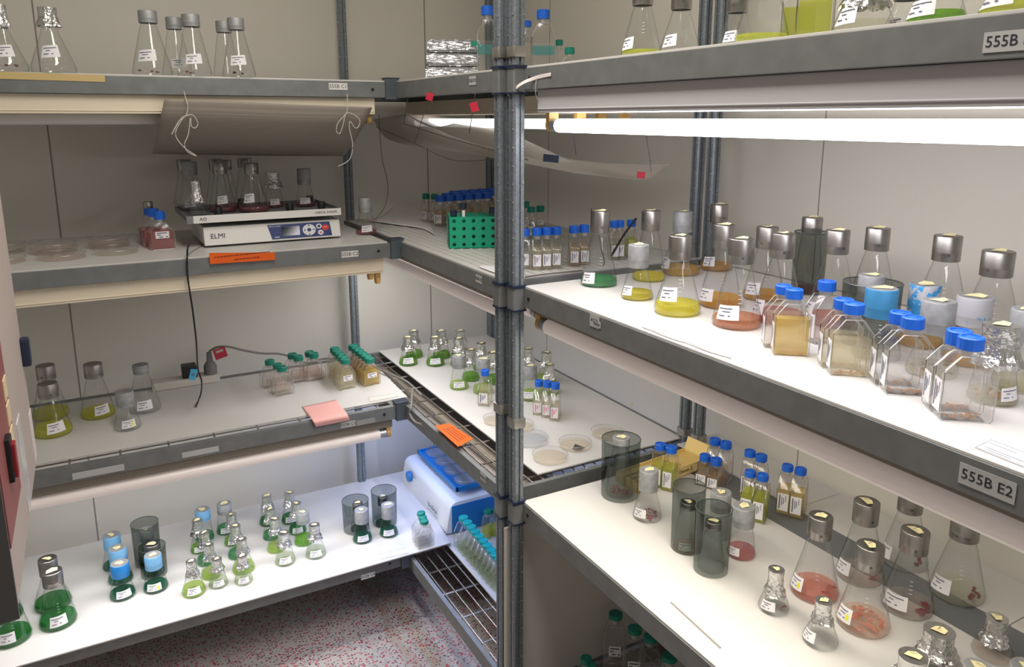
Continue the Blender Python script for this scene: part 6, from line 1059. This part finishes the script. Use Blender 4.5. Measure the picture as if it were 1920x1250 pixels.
cable('tie_string','left white string bow tied through the perforated sheet','string',[(0.2373, 2.1240, 1.6650),(0.2409, 2.1180, 1.6416),(0.2423, 2.1180, 1.6287),(0.2354, 2.1180, 1.6052),(0.2182, 2.1180, 1.5922),(0.1996, 2.1180, 1.5610),(0.2224, 2.1180, 1.5974),(0.2365, 2.1160, 1.6065),(0.2530, 2.1180, 1.6079),(0.2627, 2.1180, 1.5882),(0.2555, 2.1180, 1.5763),(0.2471, 2.1180, 1.5816),(0.2459, 2.1160, 1.6000),(0.2379, 2.1180, 1.5606),(0.2273, 2.1180, 1.5370),(0.2320, 2.1180, 1.5184),(0.2525, 2.1180, 1.5073),(0.2252, 2.1160, 1.5292),(0.2090, 2.1180, 1.5557),(0.2132, 2.1180, 1.5766),(0.2311, 2.1140, 1.6039)],.0011,strm,'strings holding the perforated sheet')
cable('tie_string','right white string bow tied through the perforated sheet','string',[(0.6538, 2.1240, 1.6659),(0.6501, 2.1180, 1.6258),(0.6450, 2.1180, 1.6115),(0.6230, 2.1180, 1.5886),(0.6174, 2.1180, 1.5656),(0.6261, 2.1180, 1.5598),(0.6361, 2.1180, 1.5813),(0.6459, 2.1160, 1.6129),(0.6661, 2.1180, 1.6115),(0.6837, 2.1180, 1.5971),(0.6814, 2.1180, 1.5797),(0.6705, 2.1180, 1.5739),(0.6576, 2.1180, 1.5913),(0.6538, 2.1180, 1.5740),(0.6610, 2.1180, 1.5303),(0.6515, 2.1180, 1.4895),(0.6173, 2.1180, 1.4698)],.0011,strm,'strings holding the perforated sheet')
film, nt, out = new_mat('hanging_film'); L = nt.links
df = N(nt,'ShaderNodeBsdfDiffuse'); df.inputs[0].default_value = (*hexc('#cfc9c0'),1); tl = N(nt,'ShaderNodeBsdfTranslucent'); tl.inputs[0].default_value = (*hexc('#cfc9c0'),1); tr = N(nt,'ShaderNodeBsdfTransparent')
a1 = N(nt,'ShaderNodeMixShader'); a1.inputs[0].default_value = .45; L.new(df.outputs[0],a1.inputs[1]); L.new(tl.outputs[0],a1.inputs[2])
a2 = N(nt,'ShaderNodeMixShader'); a2.inputs[0].default_value = .25; L.new(a1.outputs[0],a2.inputs[1]); L.new(tr.outputs[0],a2.inputs[2]); L.new(a2.outputs[0], out.inputs[0])
sheet('hanging_sheet','translucent sheet slung below the top corner shelf, its tip near the lit tubes','sheet',
 [[(0.9567, 2.7995, 1.5961),(1.0420, 2.6403, 1.6149),(1.1258, 2.4153, 1.6000),(1.1508, 2.2847, 1.6000)],[(0.9308, 2.5636, 1.5281),(1.0041, 2.4071, 1.5308),(1.0616, 2.2012, 1.5349),(1.1152, 2.0556, 1.5376)],[(0.9857, 2.2359, 1.5056),(1.0408, 2.0859, 1.4939),(1.1096, 1.9335, 1.5030),(1.1811, 1.8333, 1.4936)],[(1.0495, 1.9034, 1.4834),(1.1136, 1.8086, 1.4789),(1.1744, 1.7178, 1.4832),(1.2186, 1.6357, 1.4861)],[(1.1188, 1.6844, 1.4603),(1.1728, 1.5949, 1.4545),(1.2492, 1.5515, 1.4492),(1.2681, 1.4921, 1.4879)]], film, .0005)
sheet('hanging_sheet','second translucent sheet slung above the first, edge sagging towards the double post','sheet',
 [[(0.8977, 2.3107, 1.6130),(0.9464, 2.2160, 1.5745),(1.1574, 2.3979, 1.6000)],[(0.8897, 2.0718, 1.5731),(0.9460, 1.9783, 1.5563),(1.0978, 2.0736, 1.5719)],[(0.8725, 1.8411, 1.5457),(0.9140, 1.7557, 1.5286),(1.0628, 1.8522, 1.5430)],[(0.9327, 1.6252, 1.5147),(0.9817, 1.5945, 1.4996),(1.0599, 1.6085, 1.4943)]], film, .0005)
for i,(p,q,lb) in enumerate((((0.8000, 1.8896, 1.6619),(0.8345, 2.0917, 1.5299),'farthest brown string holding the hanging sheets'),((0.8000, 1.8972, 1.6513),(0.9534, 2.2807, 1.6163),'short brown string under the red tape flag'),((0.8000, 1.6252, 1.6548),(0.9085, 1.8833, 1.5611),'brown string under the second red tape flag'),((0.8000, 2.0433, 1.6602),(0.9429, 2.4535, 1.5827),'brown string at the corner bracket side'))):
    cable('sling_string', lb, 'string', [p,[(p[k]+q[k])/2 for k in range(3)],q], .0011, brn, 'strings of the hanging sheets')
cable('sling_string','long brown string crossing under the hanging sheet, farther','string',[(0.8444, 2.4470, 1.5729),(0.8764, 2.1842, 1.5251),(0.8851, 1.9370, 1.4889),(0.8833, 1.6976, 1.4608)][:3]+[(0.9169, 1.7469, 1.4995)],.001,brn,'strings of the hanging sheets')
cable('sling_string','long brown string crossing over the hanging sheets, nearer','string',[(0.8874, 2.3092, 1.5837),(0.9074, 2.0566, 1.5508),(0.9072, 1.8177, 1.5281),(0.9370, 1.6197, 1.5021)],.001,brn,'strings of the hanging sheets')
cable('sling_string','thin dark string at the tip of the hanging sheet','string',[(1.2245, 1.5331, 1.5575),(1.2256, 1.5215, 1.5124),(1.2259, 1.5112, 1.4711)],.0008,INK(),'strings of the hanging sheets')
cable('sling_string','thin dark string left of the lit tube socket','string',[(1.1232, 1.7068, 1.5620),(1.1241, 1.6997, 1.5349),(1.1405, 1.7187, 1.5064)],.0008,INK(),'strings of the hanging sheets')
o = M().box((-.009,-.0005,-.011),(.009,.0005,.008)).build('tape_flag', plain('tape_red','#c01f3c',.5), None, 0); o.location = (0.7920, 1.8710, 1.6560); o.rotation_euler = (0,.3,-.6); tag(o,'red tape flag on the beam by the corner bracket','tape flag')
o = M().box((-.009,-.0005,-.011),(.009,.0005,.010)).build('tape_flag', plain('tape_red','#c01f3c',.5), None, 0); o.location = (0.7960, 1.6232, 1.6263); o.rotation_euler = (0,-.3,-.6); tag(o,'red tape flag on a string nearer the double post','tape flag')
o = M().box((-.018,-.0005,-.009),(.018,.0005,.009)).build('tape_patch', plain('tape_navy','#26324a',.5), None, 0); o.location = (0.9484, 1.5335, 1.5095); o.rotation_euler = (.3,.1,-.6); tag(o,'dark blue tape patch on the edge of the hanging sheet','tape')
o = M().box((-.010,-.0005,-.008),(.010,.0005,.008)).build('tape_patch', plain('tape_pinkred','#c8394c',.5), None, 0); o.location = (1.1906, 1.5059, 1.4649); o.rotation_euler = (.3,.1,-.6); tag(o,'pinkish red tape patch near the tip of the hanging sheet','tape')
cable('thin_wire','thin brown wire looping down to the pink flask beside the shaker','wire',[(0.9154, 2.6200, 1.6145),(0.9111, 2.6000, 1.5312),(0.9161, 2.6000, 1.4578),(0.9255, 2.5800, 1.3753),(0.8889, 2.5000, 1.3193),(0.8301, 2.4000, 1.2934),(0.7538, 2.2298, 1.3000)],.0011,brn)

sheet('curled_paper','curled white paper lying at the back of the second corner shelf','paper',
 [[(0.8668, 2.5764, 1.2480),(0.8998, 2.4790, 1.2480),(0.9476, 2.3338, 1.2480),(0.9296, 2.1818, 1.2480)],[(0.9761, 2.7617, 1.2460),(1.0158, 2.6815, 1.2463),(1.0377, 2.5535, 1.2494),(1.0534, 2.4844, 1.2411)],[(1.0249, 2.7995, 1.2719),(1.0543, 2.7244, 1.2696),(1.0759, 2.5948, 1.2658),(1.0848, 2.4716, 1.2594)]], plain('curled_white','#e4e2df',.5))
o = M().box((-.055,-.02,0),(.055,.02,.0006)).build('pink_stain_film', plain('pink_wash','#e7b9b9',.5), None, 0); o.location = (0.8958, 2.5925, 1.2462); o.rotation_euler = (0,0,-.5); tag(o,'pale pink film on the board right of the pink flask','film')
# black measuring tube in the green flask, thin cable on the shelf edge
cable('black_tube','black tube running from the green flask up to the next flask cap','tube',[(1.0595, 1.4408, 1.2851),(1.0787, 1.4195, 1.3368),(1.0950, 1.3970, 1.3768)],.0026,BLACK())
cable('black_tube','thin black tube hanging inside the green flask','tube',[(0.9826, 1.3817, 1.3475),(0.9829, 1.3748, 1.3198),(0.9863, 1.3665, 1.2933),(0.9831, 1.3654, 1.2818)],.0009,BLACK())
cable('black_tube','short black stub standing beside the steel cap of the green flask','tube',[(0.9845, 1.4175, 1.4029),(0.9834, 1.4155, 1.3924),(0.9786, 1.4080, 1.3504)],.0016,BLACK())
cable('thin_cable','thin dark cable lying over the gap between corner shelf and right shelf','cable',[(0.8543, 1.4865, 1.2475),(0.9074, 1.4923, 1.2475),(0.9643, 1.4897, 1.2475),(1.0103, 1.4866, 1.2475)],.0018,plain('cable_taupe','#6b625c',.6))
# white plastic strip with loops lying on the bright board
cable('plastic_strip','thin white twisted strip lying on the bright board before the rust-brown flask','strip',[(0.8253, 1.0248, 1.2452),(0.8245, 0.9905, 1.2460),(0.8223, 0.9573, 1.2452),(0.8249, 0.9271, 1.2452),(0.8276, 0.9047, 1.2470),(0.8251, 0.8650, 1.2455),(0.8321, 0.8182, 1.2452)],.0018,plain('strip_white','#f1efee',.35))
cable('plastic_strip','small curled end of the white strip on the bright board','strip',[(0.8391, 0.9900, 1.2470),(0.8277, 0.9642, 1.2520),(0.8250, 0.9554, 1.2490),(0.8216, 0.9565, 1.2455)],.0016,plain('strip_white','#f1efee',.35))
def flatpaper(name, label, cat, pts, mat, th=.0006, grp=None, lines=None, frame=None):
    m = M(); n = len(pts); m.add(list(pts)+[(x,y,z+th) for x,y,z in pts], [tuple(range(n))[::-1], tuple(range(n,2*n))]+[(i,(i+1)%n,n+(i+1)%n,n+i) for i in range(n)])
    o = m.build(name, mat, None, 0); tag(o, label, cat, grp)
    if frame:
        c = [Vector(p)+Vector((0,0,th+.0001)) for p in pts]; ce = sum(c, Vector())/n; c = [ce+(p-ce)*.94 for p in c]
        M().tube([*c, c[0]], .0005, 4).build('printed_frame', plain('frame_print',frame,.6), o)
    if lines:
        c = [Vector(p)+Vector((0,0,th+.0002)) for p in pts]; m = M(); rnd = random.Random(9)
        for f_ in lines:
            a = c[0].lerp(c[3],f_); b2 = c[1].lerp(c[2],f_); s0 = rnd.uniform(.08,.3); s1 = rnd.uniform(.5,.95); wd = (c[3]-c[0])*.035
            m.add([a.lerp(b2,s0),a.lerp(b2,s1),a.lerp(b2,s1)+wd,a.lerp(b2,s0)+wd], [(0,1,2,3)])
        m.build('printed_lines', INK(), o, 0)
    return o
flatpaper('paper_card','printed white card in a clear sleeve at the right edge of the bright board','card',[(0.8331, 0.4499, 1.2436),(0.8280, 0.3891, 1.2436),(0.8665, 0.4094, 1.2436),(0.8698, 0.4528, 1.2436)],PAPER(),.0005,None,(.15,.3,.7),'#8a8b90')
flatpaper('paper_card','framed blank card on the lowest brightly lit board','card',[(0.6991, 2.1408, 0.2256),(0.7972, 2.1324, 0.2256),(0.8016, 2.1625, 0.2256),(0.7008, 2.1713, 0.2256)],PAPER(),.0004,None,None,'#9a8a9a')
flatpaper('paper_card','framed blank card near the front of the third shelf board','card',[(0.7077, 2.2055, 0.7326),(0.8080, 2.2095, 0.7326),(0.8079, 2.2429, 0.7326),(0.7155, 2.2495, 0.7326)],plain('card_grey','#d3cfca',.6),.0004,None,None,'#8f8a84')
flatpaper('paper_card','clear-edged card near the edge of the second corner shelf','card',[(0.8189, 1.6552, 1.2459),(0.8196, 1.5641, 1.2459),(0.8566, 1.6345, 1.2459),(0.8409, 1.6670, 1.2459)],PAPER(),.0004)
flatpaper('pencil_line_film','thin printed strip on the board before the smoked cylinders','strip',[(0.8606, 0.9611, 0.7323),(0.8509, 0.8222, 0.7323),(0.8551, 0.8229, 0.7323),(0.8642, 0.9609, 0.7323)],plain('strip_dark','#8a8782',.6),.0003)
# pink note hanging over the third shelf front, orange notes
o = flatpaper('pink_note','plain pink paper square overhanging the front of the third shelf','note',[(0,0,0),(.01,0,0),(.01,.01,0),(0,.01,0)],plain('note_pink','#eeb3ae',.7),.0005) if False else sheet('pink_note','plain pink paper square overhanging the front of the third shelf','note',[[(0.5127, 2.2688, 0.7335),(0.5666, 2.2728, 0.7335),(0.6218, 2.2768, 0.7335)],[(0.5112, 2.1430, 0.7351),(0.5636, 2.1430, 0.7357),(0.6154, 2.1430, 0.7358)],[(0.5205, 2.1410, 0.7122),(0.5715, 2.1410, 0.7121),(0.6235, 2.1410, 0.7120)]],plain('note_pink','#eeb3ae',.7),.0004)
org = plain('note_orange','#e8641c',.35)
t = thing('orange_note','orange sleeved note taped across the shelf edge below the orbital shaker','note',(0,0,0))
m = M(); p4 = [(0.2664, 2.1400, 1.2529),(0.4352, 2.1400, 1.2403),(0.4354, 2.1405, 1.2193),(0.2668, 2.1405, 1.2227)]; m.add(p4+[(x,y+.0008,z) for x,y,z in p4],[(0,1,2,3),(7,6,5,4),(0,4,5,1),(1,5,6,2),(2,6,7,3),(3,7,4,0)]); m.build('note_sheet', org, t, 0)
pp = (0.3464, 2.1395, 1.2390); m = M(); rn_ = random.Random(3); qm = T(*pp) @ R3('X',90) @ R3('Z',1.5)
for (x0_,x1_,yy_) in ((-.068,.070,.0015),(-.018,.040,-.010)):
    xx_ = x0_
    while xx_ < x1_:
        wl = rn_.uniform(.003,.011); m.box((xx_,yy_,0),(xx_+wl,yy_+.0022,.0003),0,qm); xx_ += wl+.0018
m.build('note_lettering', plain('note_print','#7a2f0c',.6), t, 0)
t = thing('orange_note','orange sleeved note bent over the wires of the corner shelf','note',(0,0,0))
p4 = [(0.8021, 1.9119, 0.7425),(0.8462, 1.9100, 0.7425),(0.8586, 1.7782, 0.7425),(0.8005, 1.7502, 0.7425)]
m = M(); m.add(p4+[(x,y,z-.0008) for x,y,z in p4],[(0,1,2,3),(7,6,5,4),(0,4,5,1),(1,5,6,2),(2,6,7,3),(3,7,4,0)]); m.build('note_sheet', org, t, 0)
m = M()
for f_ in (.25,.42,.58,.74):
    a = Vector(p4[0]).lerp(Vector(p4[1]),f_); b2 = Vector(p4[3]).lerp(Vector(p4[2]),f_); u_ = Vector((.0008,0,.0006)); m.add([a.lerp(b2,.2)+u_,a.lerp(b2,.85)+u_,a.lerp(b2,.85)+u_+Vector((.0022,0,0)),a.lerp(b2,.2)+u_+Vector((.0022,0,0))],[(0,1,2,3)])
m.build('note_lettering', plain('note_print','#7a2f0c',.6), t, 0)
# hanging paper strip on the top right shelf beam, thin wire to the tube socket
sheet('paper_strip','curled white paper strip taped to the top right beam by the double post','paper strip',[[(0.7900, 1.4513, 1.6479),(0.7960, 1.4099, 1.6702),(0.8115, 1.3764, 1.6828),(0.8115, 1.3154, 1.6870)],[(0.7900, 1.4489, 1.6446),(0.7960, 1.4033, 1.6658),(0.8115, 1.3763, 1.6755),(0.8115, 1.3153, 1.6800)]],plain('paper_warm','#e6dede',.6),.0005)
cable('thin_wire','thin white wire hanging from the paper strip to the tan tube socket','wire',[(0.8090, 1.3658, 1.6791),(0.8090, 1.3698, 1.6596),(0.8150, 1.3755, 1.6422),(0.8350, 1.3833, 1.6214)],.0008,strm)
o = M().lathe([(.0004,0),(.0045,0),(.006,.003),(.003,.004),(.0004,.004)],8,0,R3('Y',-90)).build('wall_sticker',plain('sticker_yellow','#e9dcae',.7),None); o.location = (1.5045, 1.9115, 0.6784); tag(o,'small cream sticker residue on the wall above the corner board','sticker')
# ceiling lamp fitting that lights the room
t = thing('ceiling_lamp','white ceiling light fitting above the aisle','ceiling lamp',(.40,1.0,CEIL))
M().box((-.17,-.62,-.022),(.17,.62,0)).build('lamp_tray', WHITE(), t, 0)
bpy.context.view_layer.update()
